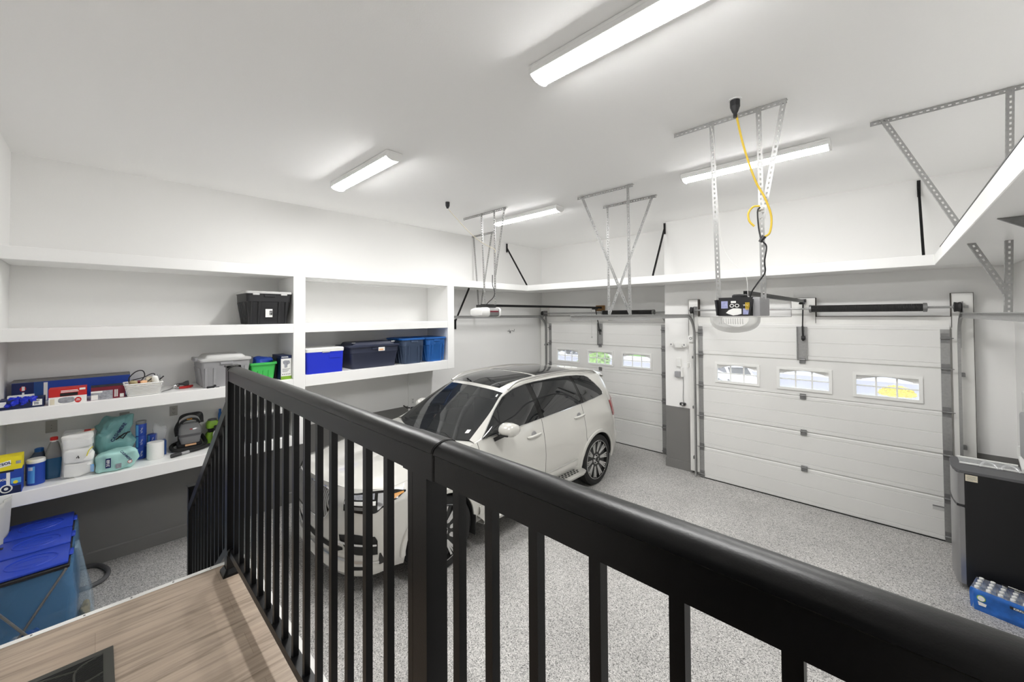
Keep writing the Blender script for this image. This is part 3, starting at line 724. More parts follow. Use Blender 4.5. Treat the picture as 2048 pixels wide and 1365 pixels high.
# side glass area
GT = [(1.345, (.755, 1.165)), (1.715, (.685, 1.385)), (2.055, (.58, 1.58)), (2.36, (.605, 1.655)), (2.8, (.615, 1.69)), (3.4, (.61, 1.685)), (3.95, (.60, 1.645)), (4.25, (.585, 1.60)), (4.40, (.57, 1.55))]
GTc = cr([(a, b, c) for a, (b, c) in GT], 10)
BLc = [crv(TOPN, 8.6 + .02*k) for k in range(400)]
def interp(L, a):
    for p, q in zip(L, L[1:]):
        if p[0] <= a <= q[0]:
            t = (a - p[0])/max(1e-6, q[0] - p[0]); return p[1] + (q[1] - p[1])*t, p[2] + (q[2] - p[2])*t
    return (L[0][1], L[0][2]) if a < L[0][0] else (L[-1][1], L[-1][2])
def side(a, c, off=0.):
    bt, ct = interp(GTc, a); bb, cb = interp(BLc, a)
    t = max(-.05, min(1.05, (c - cb)/max(.02, ct - cb)))
    return Vector((a, bb + (bt - bb)*t + .022*4*t*(1 - t) + off, c + off*.3))
for sd in (1, -1):
    g = []
    for k in range(61):
        a = 1.345 + (4.385 - 1.345)*k/60; ct = interp(GTc, a)[1]; cb = interp(BLc, a)[1]
        g.append([L3(side(a, cb + (ct - cb)*j/10), sd) for j in range(11)])
    MB().grid(g).build('pillar_frame', 'carpaint', car, smooth=True, local=True)
def band(name, upper, lower, m, off, par=car, n=30, rows=6):
    a0, a1 = max(upper[0][0], lower[0][0]), min(upper[-1][0], lower[-1][0]); out = None
    def pl(L, a):
        for p, q in zip(L, L[1:]):
            if p[0] <= a <= q[0]: return p[1] + (q[1] - p[1])*(a - p[0])/max(1e-6, q[0] - p[0])
        return L[-1][1]
    for sd in (1, -1):
        g = []
        for k in range(n + 1):
            a = a0 + (a1 - a0)*k/n; u, l = pl(upper, a), pl(lower, a); g.append([L3(side(a, l + (u - l)*j/rows, off), sd) for j in range(rows + 1)])
        out = MB().grid(g).build(name, m, par, smooth=True, local=True)
    return out
UP = [(1.455, 1.168), (1.60, 1.272), (1.80, 1.418), (2.0, 1.535), (2.2, 1.61), (2.42, 1.650), (2.6, 1.663), (3.0, 1.668), (3.35, 1.66), (3.6, 1.642), (3.80, 1.614), (3.87, 1.585), (3.97, 1.485), (4.04, 1.40), (4.07, 1.352)]
LO = [(1.455, 1.162), (1.7, 1.175), (2.0, 1.193), (2.5, 1.222), (3.0, 1.245), (3.5, 1.268), (4.0, 1.298), (4.05, 1.308), (4.07, 1.335)]
band('window_surround', UP, LO, 'gloss', .003, n=60)
def cut(L, a, b): 
    def pl(x):
        for p, q in zip(L, L[1:]):
            if p[0] <= x <= q[0]: return p[1] + (q[1] - p[1])*(x - p[0])/(q[0] - p[0])
    return [(a, pl(a))] + [p for p in L if a < p[0] < b] + [(b, pl(b))]
def ins(L, d): return [(a, c + d) for a, c in L]
band('front_door_glass', ins(cut(UP, 1.50, 2.43), -.008), ins(cut(LO, 1.50, 2.43), .004), 'carglass', .006)
band('rear_door_glass', ins(cut(UP, 2.52, 3.40), -.008), ins(cut(LO, 2.52, 3.40), .004), 'carglass', .006)
band('quarter_glass', ins(cut(UP, 3.46, 4.055), -.01), ins(cut(LO, 3.46, 4.055), .004), 'carglass', .006)
for sd in (1, -1):
    loop = [side(a, c, .006) for a, c in UP] + [side(a, c, .006) for a, c in LO[::-1]]
    MB().tube([L3(p, sd) for p in loop], .006, 6, closed=True).build('window_chrome', 'chrome', car, smooth=True, local=True)
    # roof rails
    pts = [(2.12, .60, roofz(2.12, .57) + .0)] + [(a, .595, roofz(a, .595) + .036) for a in (2.3, 2.6, 3.0, 3.4, 3.8, 4.1)] + [(4.26, .575, roofz(4.26, .575) + .004)]
    MB().tube([L3(p, sd) for p in cr(pts, 5)], .016, 8).build('roof_rail', 'alum', car, smooth=True, local=True)
    # mirror
    mbm = MB(); secs = []
    dx_ = (0, 0) if sd == 1 else (-.045, .10)
    for k, (bb, ca, hh, ch_) in enumerate(((.92, 1.70, .02, .03), (.935, 1.70, .07, .065), (.98, 1.695, .105, .085), (1.05, 1.69, .112, .092), (1.115, 1.695, .10, .082), (1.14, 1.70, .05, .04))):
        secs.append([L3((ca + dx_[1] + hh*1.25*cos(q)*(1 if cos(q) > 0 else .8), (bb + dx_[0]) if sd == 1 else .86 + (bb - .92)*.45, 1.262 + ch_*sin(q)*(.9 if sin(q) > 0 else .8)), sd) for q in [2*PI*j/16 for j in range(16)]])
    mo = mbm.loft(secs).build('door_mirror', 'carpaint', car, smooth=True, local=True, angle=60)
    MB().beam(L3((1.66, .87, 1.135), sd), L3((1.69, .985, 1.20), sd), .10, .045).build('mirror_stalk', 'gloss', mo, local=True)
    MB().tube([L3((1.60, 1.12, 1.225), sd), L3((1.585, 1.0, 1.215), sd), L3((1.60, .945, 1.22), sd)], .010, 6).build('mirror_base_trim', 'gloss', mo, local=True)
    # handles
    for a, z in ((2.28, 1.052), (3.28, 1.112)):
        s_ = s_of_a(a); q = BS(s_, z)
        MB().tube([L3(BS(s_of_a(a + d), z + d*.05) + Vector((0, o, 0)), sd) for d, o in ((-.13, .004), (-.10, .026), (0, .033), (.10, .026), (.13, .004))], [.010, .016, .017, .016, .010], 8).build('door_handle', 'carpaint', car, smooth=True, local=True, angle=60)
        MB().lathe([(.001, .004), (.045, .003), (.05, 0)], L3(q + Vector((0, -.002, 0)), sd), 16, 'x').build('handle_recess', 'greyplastic', car, local=True)
    # lower door moulding and step
    g = []
    for a in [1.33 + 1.85*k/24 for k in range(25)]:
        zb = .375 + .05*(a - 1.33)/1.85; e = min(1, (3.20 - a)/.05)
        g.append([L3(BS(s_of_a(a), zb + d*.105) + Vector((0, o*e, 0)), sd) for d, o in ((0, 0), (.03, .022), (.35, .026), (.75, .024), (.97, .018), (1, 0))])
    MB().grid(g).build('lower_door_moulding', 'carpaint', car, smooth=True, local=True, angle=35)
    MB().tube([L3(BS(s_of_a(a), z) + Vector((0, .024, 0)), sd) for a, z in ((1.34, .485), (1.9, .50), (2.47, .516), (3.0, .53), (3.17, .535))], .005, 6).build('sill_chrome', 'alum', car, smooth=True, local=True)
    g = []
    for a in [1.30 + 1.94*k/20 for k in range(21)]:
        e = .03 if 1.34 < a < 3.2 else 0
        g.append([L3((a, b, c), sd) for b, c in ((.86, .35), (.93, .392), (1.035 + e, .380), (1.06 + e, .365), (1.05 + e, .335), (.92, .315))])
    MB().grid(g).build('side_step', 'silverstep', car, smooth=True, local=True, angle=35)
    tr_ = MB()
    for k in range(26):
        a = 1.42 + .066*k
        for j, b in enumerate((.96, .995, 1.03)):
            x = a + (.033 if j == 1 else 0); tr_.add([L3((x - .02, b - .012, .3945 - (b - .93)*.06), sd), L3((x + .024, b - .012, .3945 - (b - .93)*.06), sd), L3((x + .02, b + .012, .3942 - (b - .93)*.06), sd), L3((x - .024, b + .012, .3942 - (b - .93)*.06), sd)], [(0, 1, 2, 3)])
    tr_.build('step_grip', 'blackmatte', car, local=True)
    # wheels, arches, mud flap
    for aw, R in WH:
        g = []
        for k in range(25):
            q = PI*k/24; pt = (aw - R*cos(q), WZ + R*sin(q)); s_ = s_of_a(pt[0]); bo = BS(s_, pt[1] + .005)[1]
            g.append([L3((pt[0], bo, pt[1]), sd), L3((aw - (R - .012)*cos(q), bo - .035, WZ + (R - .012)*sin(q)), sd), L3((aw - (R + .03)*cos(q), .55, WZ + (R + .03)*sin(q)), sd)])
        MB().grid(g).build('wheel_arch_liner', 'blackmatte', car, smooth=True, local=True)
        g = []
        for k in range(31):
            q = -.12 + (PI + .24)*k/30; row = []
            for r_, o in ((R - .004, -.004), (R - .002, .012), (R + .016, .017), (R + .040, .013), (R + .047, -.003)):
                aa, cc = aw - r_*cos(q), WZ + r_*sin(q); aq, cq = aw - (R + .02)*cos(q), WZ + (R + .02)*sin(q); row.append(L3((aa, BS(s_of_a(aq), max(.30, cq))[1] + o, cc), sd))
            g.append(row)
        MB().grid(g).build('arch_moulding', 'carpaint', car, smooth=True, local=True, angle=50)
        w = MB(); wx = sd*.832
        prof = [(.285, -.125), (.335, -.13), (.368, -.112), (.3765, -.08), (.3765, .08), (.368, .112), (.335, .13), (.285, .125)]
        w.lathe(prof, (wx, aw, WZ), 48, 'x', caps=False)
        for q in (-.045, 0, .045): w.lathe([(.374, q - .004), (.3772, q - .004), (.3772, q + .004)], (wx, aw, WZ), 48, 'x', caps=False)
        wo = w.build('wheel', 'tyre', car, smooth=True, local=True, angle=30)
        MB().lathe([(.292, .10), (.286, .126), (.272, .128), (.266, .10), (.262, .03), (.05, .0)], (wx, aw, WZ), 40, 'x', caps=True).build('rim', 'rimdark', wo, smooth=True, local=True) if sd == 1 else MB().lathe([(.292, -.10), (.286, -.126), (.272, -.128), (.266, -.10), (.262, -.03), (.05, 0)], (wx, aw, WZ), 40, 'x').build('rim', 'rimdark', wo, smooth=True, local=True)
        sp = MB(); fx = wx + sd*.110; ph = .21 if aw < 2 else .05
        for k in range(10):
            q = 2*PI*k/10 + ph
            for d, wd_ in ((-.058, .019), (0, .017), (.058, .019)):
                q1 = q + d*.75; q2 = q + d*2.0
                if d == 0: a0_, a1_ = .075, .262
                else: a0_, a1_ = .085, .268
                p0 = (fx - sd*.020, aw + a0_*cos(q1), WZ + a0_*sin(q1)); p1 = (fx + sd*.006, aw + a1_*cos(q2), WZ + a1_*sin(q2))
                sp.beam(p0, p1, wd_*(1.1 if d else .9), .012, (1, 0, 0))
        sp.lathe([(.272, -.004), (.280, .012), (.288, .010), (.290, -.004)], (wx + sd*.116, aw, WZ), 48, 'x', caps=False)
        sp.build('spokes', 'rimface', wo, local=True)
        hb = MB().lathe([(.085, -.02), (.075, .004), (.035, .008), (.03, .012)] if sd == 1 else [(.085, .02), (.075, -.004), (.035, -.008), (.03, -.012)], (fx - sd*.014, aw, WZ), 20, 'x')
        hb.build('hub', 'rimface', wo, smooth=True, local=True)
        ln = MB()
        for k in range(5):
            q = 2*PI*k/5 + .3; ln.cyl((fx - sd*.02, aw + .056*cos(q), WZ + .056*sin(q)), (fx + sd*.002, aw + .056*cos(q), WZ + .056*sin(q)), .011, 8)
        ln.lathe([(.03, 0), (.026, sd*.004)], (fx - sd*.001, aw, WZ), 16, 'x').build('wheel_bolts', 'rimdark', wo, local=True)
        MB().cyl((sd*.60, aw, WZ), (sd*.74, aw, WZ), .17, 20).build('brake_disc', 'steeldark', wo, local=True)
        tr2 = MB()
        am = aw + .43 if aw < 2 else aw + .44
        if aw < 2: tr2.prism([(.70, .43), (.985, .43), (.98, .22), (.72, .20)], lambda b, c, e: (b*sd, e, c), aw + .40, aw + .412).build('mud_flap', 'blackmatte', car, local=True)
    # tail lamp and reflector
    for nm, ss_, cs in (('tail_lamp', (14.3, 15.9), (.955, 1.19)),):
        g = [[L3(BS(ss_[0] + (ss_[1] - ss_[0])*k/8, cs[0] + (cs[1] - cs[0])*j/6) + Vector((.006, .007, 0)), sd) for j in range(7)] for k in range(9)]
        to = MB().grid(g).build(nm, 'redlens', car, smooth=True, local=True)
        g = []
        for k in range(11):
            t = k/10; a = 4.365 - .03*t; c = 1.19 + .33*t; bb = .80 - .215*t + .022*4*t*(1 - t)*.6; 
            g.append([L3((a - .05, bb + .022, c), sd), L3((a - .012, bb + .016, c - .01), sd), L3((a + .05, bb - .012, c - .015), sd)])
        MB().grid(g).build('tail_lamp_strip', 'redlens', to, smooth=True, local=True)
# front: grille, emblem, lamps, intakes
def fpt(s, c, off):
    q = BS(s, c); d = BS(s + .01, c) - BS(max(0, s - .01), c); n = Vector((-abs(d[1]), abs(d[0]), 0)); n.normalize(); return q + n*off
def fsheet(name, s0, s1, up_, lo_, m, off, both=True, par=None, n=16, rows=8):
    out = None
    if both == 'mid':
        sl_ = [(-1, s1 - (s1 - s0)*k/n) for k in range(n)] + [(1, s0 + (s1 - s0)*k/n) for k in range(n + 1)]
        g = []
        for sd, s in sl_: u, l = lin(up_, s), lin(lo_, s); g.append([L3(fpt(s, l + (u - l)*j/rows, off), sd) for j in range(rows + 1)])
        return MB().grid(g).build(name, m, par or car, smooth=True, local=True)
    for sd in (1, -1):
        g = []
        for k in range(n + 1):
            s = s0 + (s1 - s0)*k/n; u, l = lin(up_, s), lin(lo_, s); g.append([L3(fpt(s, l + (u - l)*j/rows, off), sd) for j in range(rows + 1)])
        out = MB().grid(g).build(name, m, (par if sd == 1 else par) or car, smooth=True, local=True)
    return out
gu = [(0, .968), (1.6, .965), (2.0, .955), (2.2, .925)]; gl = [(0, .655), (1.5, .66), (1.95, .70), (2.2, .80)]
gr = fsheet('grille', 0, 2.2, gu, gl, 'gloss', .008, 'mid')
sl2 = MB()
for k in range(-16, 17):
    s = abs(k)*.132; sd = 1 if k >= 0 else -1
    if s < 2.15:
        u, l = lin(gu, s) - .014, lin(gl, s) + .012
        sl2.tube([L3(fpt(s, l + (u - l)*j/6, .016 + .018*sin(PI*j/6)), sd) for j in range(7)], .0075, 5)
sl2.build('grille_bars', 'steel', gr, smooth=True, local=True)
fr = [L3(fpt(s, lin(gu, s), .018), 1) for s in [2.2*k/10 for k in range(11)]] + [L3(fpt(s, lin(gl, s), .018), 1) for s in [2.2 - 2.2*k/14 for k in range(15)]]
fr = fr + [(-p[0], p[1], p[2]) for p in fr[::-1]]
MB().tube(fr, .009, 6, closed=True).build('grille_frame', 'chrome', gr, smooth=True, local=True)
em = MB(); ec = Vector((0, -.150, .83))
em.tube([ec + Vector((.062*cos(q), 0, .062*sin(q))) for q in [2*PI*k/24 for k in range(24)]], .009, 6, closed=True)
em.beam(ec + Vector((.044, 0, .044)), ec + Vector((.082, -.002, .082)), .012, .010, (0, 1, 0)).beam(ec + Vector((.085, 0, .085)), ec + Vector((.05, 0, .088)), .009, .009, (0, 1, 0)).beam(ec + Vector((.085, 0, .085)), ec + Vector((.088, 0, .05)), .009, .009, (0, 1, 0))
em.build('emblem', 'chrome', gr, smooth=True, local=True)
MB().beam(L3(fpt(2.05, .72, .02), -1), L3(fpt(2.0, .945, .02), 1), .014, .008, (0, 1, 0)).build('grille_slash', 'chrome', gr, local=True)
shl = s_of_a(.43)
hu = [(3.0, .925), (3.5, .95), (4.5, .962), (5, .962), (6, .955), (shl, .938)]; hl = [(3.0, .80), (4.6, .79), (4.9, .795), (5.4, .84), (6, .885), (shl, .925)]
hd = fsheet('headlamp', 3.0, shl, hu, hl, 'gloss', .006, n=30)
for nm, o, m_, s0, s1, u, l in (('led_strip', .012, 'white', 3.05, 4.95, [(3.05, .893), (4.95, .897)], [(3.05, .863), (4.95, .866)]),
                                ('lamp_reflector', .010, 'print', 3.2, 4.85, [(3.2, .938), (4.85, .948)], [(3.2, .905), (4.85, .908)]),
                                ('lamp_reflector', .010, 'steeldark', 3.15, 4.8, [(3.15, .85), (4.8, .852)], [(3.15, .822), (4.8, .82)]),
                                ('side_lens', .009, 'lampsilver', 5.05, 5.95, [(5.05, .945), (5.95, .945)], [(5.05, .822), (5.4, .858), (5.95, .893)]),
                                ('turn_lens', .012, 'orange', 5.8, shl - .1, [(5.8, .928), (shl - .1, .935)], [(5.8, .890), (shl - .1, .922)])):
    fsheet(nm, s0, s1, u, l, m_, o, par=hd, n=10, rows=3)
fi = fsheet('side_intake', 2.75, 5.05, [(2.75, .575), (3.6, .605), (4.9, .585), (5.05, .54)], [(2.75, .52), (3.1, .455), (3.7, .405), (5.05, .41)], 'blackmatte', .004)
fsheet('intake_blade', 2.6, 5.0, [(2.6, .520), (5.0, .515)], [(2.6, .495), (5.0, .497)], 'chrome', .016, par=fi, rows=2)
fsheet('lower_intake', 0, 2.9, [(0, .475), (2.9, .455)], [(0, .40), (2.5, .40), (2.9, .43)], 'blackmatte', .004, 'mid')
fsheet('lower_slot', 3.1, 4.6, [(3.1, .300), (4.6, .302)], [(3.1, .29), (3.4, .268), (4.4, .272), (4.6, .285)], 'blackmatte', .004)
fsheet('lip_trim', 0, 5.2, [(0, .352), (5.2, .345)], [(0, .335), (5.2, .328)], 'alum', .008, 'mid', n=24, rows=2)
# cabin
MB().box(-.86, .86, .2, 4.25, .32, .42).box(-.80, .80, .1, 1.25, .42, .88).box(-.82, .82, 4.1, 4.25, .4, 1.1).build('floor_pan', 'interior', car, local=True)
MB().loft([rr(0, y, .78, .01, .005, 0)[:0] or [(x, y, z) for x, z in ((-.80, .7), (.80, .7), (.80, zt), (.5, zt + .04), (-.5, zt + .04), (-.80, zt))] for y, zt in ((1.30, 1.07), (1.55, 1.09), (1.75, 1.06), (1.80, .95))]).build('dashboard', 'interior', car, smooth=True, local=True)
MB().box(-.80, -.79, 1.4, 4.2, .42, 1.12).box(.79, .80, 1.4, 4.2, .42, 1.12).build('door_cards', 'interior', car, local=True)
for bx_, ay in ((.40, 2.15), (-.40, 2.15), (.45, 3.05), (-.45, 3.05), (0, 3.05)):
    w_ = .25 if ay < 3 else .21
    so = MB().rbox(bx_ - w_, bx_ + w_, ay - .02, ay + .50, .55, .72, .04).rbox(bx_ - w_, bx_ + w_, ay + .42, ay + .56, .66, 1.28, .05).build('seat', 'leather', car, smooth=True, local=True)
    MB().rbox(bx_ - .13, bx_ + .13, ay + .46, ay + .56, 1.29, 1.48, .03).build('headrest', 'leather', so, smooth=True, local=True)
sw = MB(); swc = Vector((.40, 1.93, 1.02)); ax1, ax2 = Vector((1, 0, 0)), Vector((0, .42, .91))
sw.tube([swc + .185*(cos(q)*ax1 + sin(q)*ax2) for q in [2*PI*k/28 for k in range(28)]], .015, 8, closed=True).beam(swc - .17*ax1, swc + .17*ax1, .05, .02).beam(swc, swc - .17*ax2, .05, .02, (1, 0, 0)).build('steering_wheel', 'leather', car, smooth=True, local=True)
MB().rbox(-.12, .12, 1.83, 1.86, 1.47, 1.54, .012).build('rear_view_mirror', 'blackplastic', car, local=True)
def wspt(u, b, o=.004):
    a = 1.195 + (1.955 - 1.195)*u; ga = lin([(0, 0), (.56, .07), (.755, .15)], abs(b)); gt = lin([(0, 0), (.44, .04), (.58, .10)], abs(b)); 
    return None
WS = spl(wsg, 8, 8)
def wsub(i0, i1, j0, j1, o): return [[L3(p + Vector((-o, 0, o*.9)), 1) for p in r[j0:j1 + 1]] for r in WS[i0:i1 + 1]]
MB().grid(wsub(2, 3, 43, 45, .003)).build('windscreen_sticker', 'white', car, local=True, label='white inspection sticker low in windscreen corner')
MB().grid(wsub(14, 15, 45, 46, .003)).build('windscreen_sticker', 'lightgrey', car, local=True)
MB().tube([L3(p, 1) for p in [(1.235, .62, 1.155), (1.30, .35, 1.175), (1.27, -.05, 1.165)]], .008, 6).tube([L3(p, 1) for p in [(1.235, -.05, 1.14), (1.33, -.35, 1.19), (1.33, -.62, 1.185)]], .008, 6).build('wipers', 'blackplastic', car, local=True)
# ------------------------------------------------------------------ garage door openers
Z1 = (0, 0, 1)
op = thing('garage_door_opener', 'black open garage opener with light bulb sticker and clear lamp cover', 'garage opener', (5.22, 3.5, 2.57), 0, 'ceiling garage openers')
MB().prism([(5.085, 2.70), (5.10, 2.573), (5.315, 2.573), (5.335, 2.70)], lambda a, b, d: (a, d, b), 3.35, 3.68).build('chassis', 'blackplastic', op)
MB().prism([(5.10, 2.577), (5.088, 2.697), (5.098, 2.697), (5.108, 2.577)], lambda a, b, d: (a, d, b), 3.30, 3.35).prism([(5.335, 2.70), (5.315, 2.573), (5.325, 2.573), (5.345, 2.70)], lambda a, b, d: (a, d, b), 3.30, 3.35).build('end_flange', 'blackplastic', op)
MB().rbox(5.337, 5.385, 3.34, 3.66, 2.572, 2.712, .008, 2).build('side_cover', 'greyplastic', op, smooth=True)
fy = 3.3485
pb = MB().prism([(5.155, 2.597), (5.175, 2.618), (5.205, 2.632), (5.236, 2.632), (5.262, 2.628), (5.262, 2.590), (5.235, 2.582), (5.205, 2.578), (5.175, 2.588)], lambda a, b, d: (a, d, b), fy - .002, fy); pb.build('bulb_sticker', 'paper', op)
M['lavender'] = mat('lavender print', (.36, .38, .62), .6, var=.4, vscale=60)
MB().box(5.122, 5.168, fy - .0015, fy, 2.632, 2.688).box(5.272, 5.312, fy - .0015, fy, 2.585, 2.63).build('print_sticker', 'lavender', op)
MB().box(5.19, 5.225, fy - .0015, fy, 2.672, 2.688).build('print_sticker', 'paper', op)
wk = MB()
for cx in (5.197, 5.232): wk.tube([(cx + .013*cos(q), fy - .003, 2.652 + .011*sin(q)) for q in [2*PI*k/14 for k in range(14)]], .003, 5, closed=True)
wk.build('wire_loops', 'paper', op); wk = MB()
for k in range(4): wk.tube([(5.275 + .009*k, fy - .002, 2.66), (5.279 + .009*k, fy - .002, 2.648), (5.283 + .009*k, fy - .002, 2.66)], .002, 5)
wk.build('wire_clips', 'paper', op)
tm = MB()
for k in range(5): tm.cyl((5.29 + .006*k, fy - .004, 2.675), (5.292 + .006*k, fy - .006, 2.62), .002, 5)
tm.build('terminal_wires', 'cordyellow', op)
MB().box(5.10, 5.34, 3.36, 3.68, 2.700, 2.716).lathe([(.055, 0), (.055, .018), (.045, .028), (.0, .03)], (5.215, 3.5, 2.716), 20).build('top_plate', 'blackplastic', op)
lc = MB(); sec = []
for y in [3.30 + .26*k/8 for k in range(9)]:
    w = .155*(1 - .25*abs((y - 3.43)/.13)**3); dp = .125*(1 - .35*abs((y - 3.43)/.13)**4)
    sec.append([(5.195 - w*1.08*cos(PI*k/14), y, 2.567 - dp*sin(PI*k/14)**.7) for k in range(15)])
lc.grid(sec); M['lampcover'] = mat('milky lamp cover', (.80, .80, .78), .3, alpha=.62, bump=.1, bscale=40)
lo = lc.build('lamp_cover', 'lampcover', op, smooth=True)
rb = MB()
for k in range(11):
    x = 5.12 + .016*k; rb.tube([(x, 3.298, 2.556), (x, 3.30, 2.53), (x, 3.305, 2.512)], .003, 5)
rb.build('cover_vents', 'lightgrey', lo)
MB().box(5.202, 5.238, 3.66, 6.655, 2.738, 2.778).build('rail', 'black', op)
MB().box(5.19, 5.25, 6.60, 6.655, 2.745, 2.785).build('header_bracket', 'springblack', op)
arm = MB().rbox(5.195, 5.245, 6.43, 6.56, 2.712, 2.738, .006, 1).cyl((5.225, 6.56, 2.72), (5.208, 6.60, 2.34), .008, 8).cyl((5.21, 6.598, 2.42), (5.213, 6.606, 2.22), .011, 8)
arm.build('lift_arm', 'springblack', op)
MB().cyl((5.195, 6.605, 2.26), (5.235, 6.605, 2.26), .028, 14).build('door_clevis', 'springblack', op)
ol = thing('garage_door_opener', 'white rounded garage opener with dark middle above the car', 'garage opener', (1.66, 4.05, 2.57), 0, 'ceiling garage openers')
def rsec(y, hx, hz, cz=2.64, cx=1.66, n=20, p=4.):
    return [(cx + hx*math.copysign(abs(cos(q))**(2/p), cos(q)), y, cz + hz*math.copysign(abs(sin(q))**(2/p), sin(q))) for q in [2*PI*k/n for k in range(n)]]
MB().loft([rsec(3.83, .09, .035, 2.63), rsec(3.845, .13, .058, 2.635), rsec(3.90, .145, .070), rsec(3.99, .145, .074)]).build('front_cover', 'white', ol, smooth=True, angle=50)
MB().loft([rsec(3.99, .138, .068), rsec(4.187, .138, .068)]).build('motor_housing', 'cardgrey', ol, smooth=True)
MB().loft([rsec(4.187, .145, .074), rsec(4.22, .145, .073), rsec(4.242, .125, .058)]).build('rear_cover', 'white', ol, smooth=True, angle=50)
MB().box(1.7985, 1.8005, 4.0, 4.17, 2.662, 2.682).build('name_plate', 'lightgrey', ol); MB().box(1.7985, 1.8006, 4.0, 4.17, 2.64, 2.66).build('name_plate', 'maroon', ol)
MB().box(1.60, 1.72, 3.9, 4.2, 2.705, 2.75).build('rail_mount', 'springblack', ol)
MB().box(1.642, 1.678, 3.95, 7.335, 2.722, 2.760).build('rail', 'black', ol)
MB().rbox(1.62, 1.70, 7.03, 7.15, 2.70, 2.724, .006, 1).cyl((1.66, 7.12, 2.70), (1.675, 7.2, 2.40), .010, 8).cyl((1.672, 7.19, 2.42), (1.69, 7.235, 2.18), .012, 8).cyl((1.66, 7.23, 2.27), (1.72, 7.24, 2.27), .022, 12).build('lift_arm', 'springblack', ol)
MB().tube([(1.60, 7.05, 2.70), (1.598, 7.06, 2.4), (1.60, 7.06, 2.14)], .0035, 5).lathe([(.0, -.02), (.016, -.012), (.016, .012), (0, .02)], (1.60, 7.06, 2.13), 10).build('release_cord', 'lightgrey', ol)
# cords
def cord(name, label, pts, r, m, cat='cord', n=6, plug=None, group=None):
    t = thing(name, label, cat, pts[0], 0, group)
    MB().tube(cr(pts, n), r, 8).build('cable', m, t, smooth=True)
    return t
y1 = cord('extension_cord', 'thick yellow cord looping down to the black opener', [(5.26, 3.27, 4.11), (5.29, 3.36, 3.86), (5.35, 3.42, 3.60), (5.405, 3.45, 3.46), (5.44, 3.47, 3.32), (5.432, 3.46, 3.2), (5.40, 3.44, 3.165)], .0075, 'cordyellow')
MB().lathe([(.034, .0), (.034, -.05), (.022, -.085), (.014, -.10), (.014, -.13)], (5.26, 3.266, CZ - .002), 16).build('ceiling_plug', 'blackplastic', y1)
MB().lathe([(.045, 0), (.045, -.004), (.03, -.006)], (5.26, 3.266, CZ - .0005), 20).build('ceiling_box_cover', 'lampwhite', y1)
MB().tube(cr([(5.335, 3.44, 3.255), (5.305, 3.43, 3.30), (5.30, 3.43, 3.36), (5.33, 3.44, 3.405), (5.372, 3.45, 3.405)], 6), .0075, 8).build('cable_loop', 'cordyellow', y1, smooth=True)
MB().cyl((5.40, 3.44, 3.17), (5.372, 3.435, 3.13), .016, 10, .013).build('plug', 'blackplastic', y1)
cord('power_cord', 'black power lead hanging from yellow loop into the black opener', [(5.372, 3.45, 3.395), (5.358, 3.44, 3.36), (5.366, 3.44, 3.22), (5.385, 3.435, 3.14), (5.412, 3.44, 3.09), (5.398, 3.44, 2.98), (5.40, 3.44, 2.90), (5.35, 3.44, 2.82), (5.31, 3.45, 2.76), (5.295, 3.46, 2.715)], .0055, 'blackplastic')
cord('thin_wire', 'thin white wire dangling beside strut above the black opener', [(5.02, 3.5, 4.15), (5.042, 3.5, 4.0), (5.06, 3.5, 3.57), (5.085, 3.5, 3.2), (5.14, 3.5, 3.04), (5.21, 3.5, 2.95), (5.262, 3.5, 2.88), (5.272, 3.5, 2.72)], .0022, 'white', 'wire')
y2 = cord('extension_cord', 'thin yellow cord sagging across ceiling to the white opener', [(1.61, 3.37, 4.10), (1.63, 3.52, 3.97), (1.67, 3.75, 3.78), (1.72, 3.95, 3.66), (1.80, 4.09, 3.585), (1.805, 4.10, 3.53)], .005, 'cream')
MB().lathe([(.030, .0), (.030, -.05), (.02, -.075), (.012, -.09)], (1.61, 3.37, CZ - .002), 14).build('ceiling_plug', 'blackplastic', y2)
cord('power_cord', 'black power lead hanging on strut above the white opener', [(1.755, 4.09, 3.20), (1.757, 4.09, 3.05), (1.79, 4.09, 2.98), (1.80, 4.09, 2.91), (1.76, 4.09, 2.85), (1.70, 4.07, 2.80), (1.66, 4.05, 2.755)], .006, 'blackplastic')
# ------------------------------------------------------------------ wall fittings
def outlet(label, y, z, w, h, kind):
    t = thing('outlet_plate', label, 'outlet', (.0, y, z))
    MB().rbox(.001, .008, y - w/2, y + w/2, z - h/2, z + h/2, .002, 1).build('cover_plate', 'outlet', t)
    if kind == 'duplex':
        for dz in (-.022, .022):
            f = MB().rbox(.008, .011, y - .017, y + .017, z + dz - .014, z + dz + .014, .004, 1).build('socket', 'outlet', t)
            MB().box(.0108, .0115, y - .008, y - .005, z + dz - .004, z + dz + .008).box(.0108, .0115, y + .005, y + .008, z + dz - .004, z + dz + .006).cyl((.0108, y, z + dz - .009), (.0115, y, z + dz - .009), .003, 8).build('slots', 'ink', f)
    elif kind == 'hole': MB().cyl((.008, y, z), (.0085, y, z), .006, 10).build('cable_hole', 'ink', t)
    else: MB().cyl((.008, y, z + .012), (.0085, y, z + .012), .003, 8).cyl((.008, y, z - .018), (.0085, y, z - .018), .003, 8).build('screws', 'ink', t)
outlet('blank grey outlet plate nearest the left corner, above red capped jug', -.318, 1.508, .078, .118, 'blank')
outlet('grey outlet plate with one cable hole, above the teal packs', .203, 1.497, .078, .118, 'hole')
outlet('grey duplex outlet plate on wall above the spot cleaner', .612, 1.499, .072, .112, 'duplex')
t = thing('outlet_plate', 'white outlet on white wall strip behind the car windscreen', 'outlet', (.02, 3.8, 1.1))
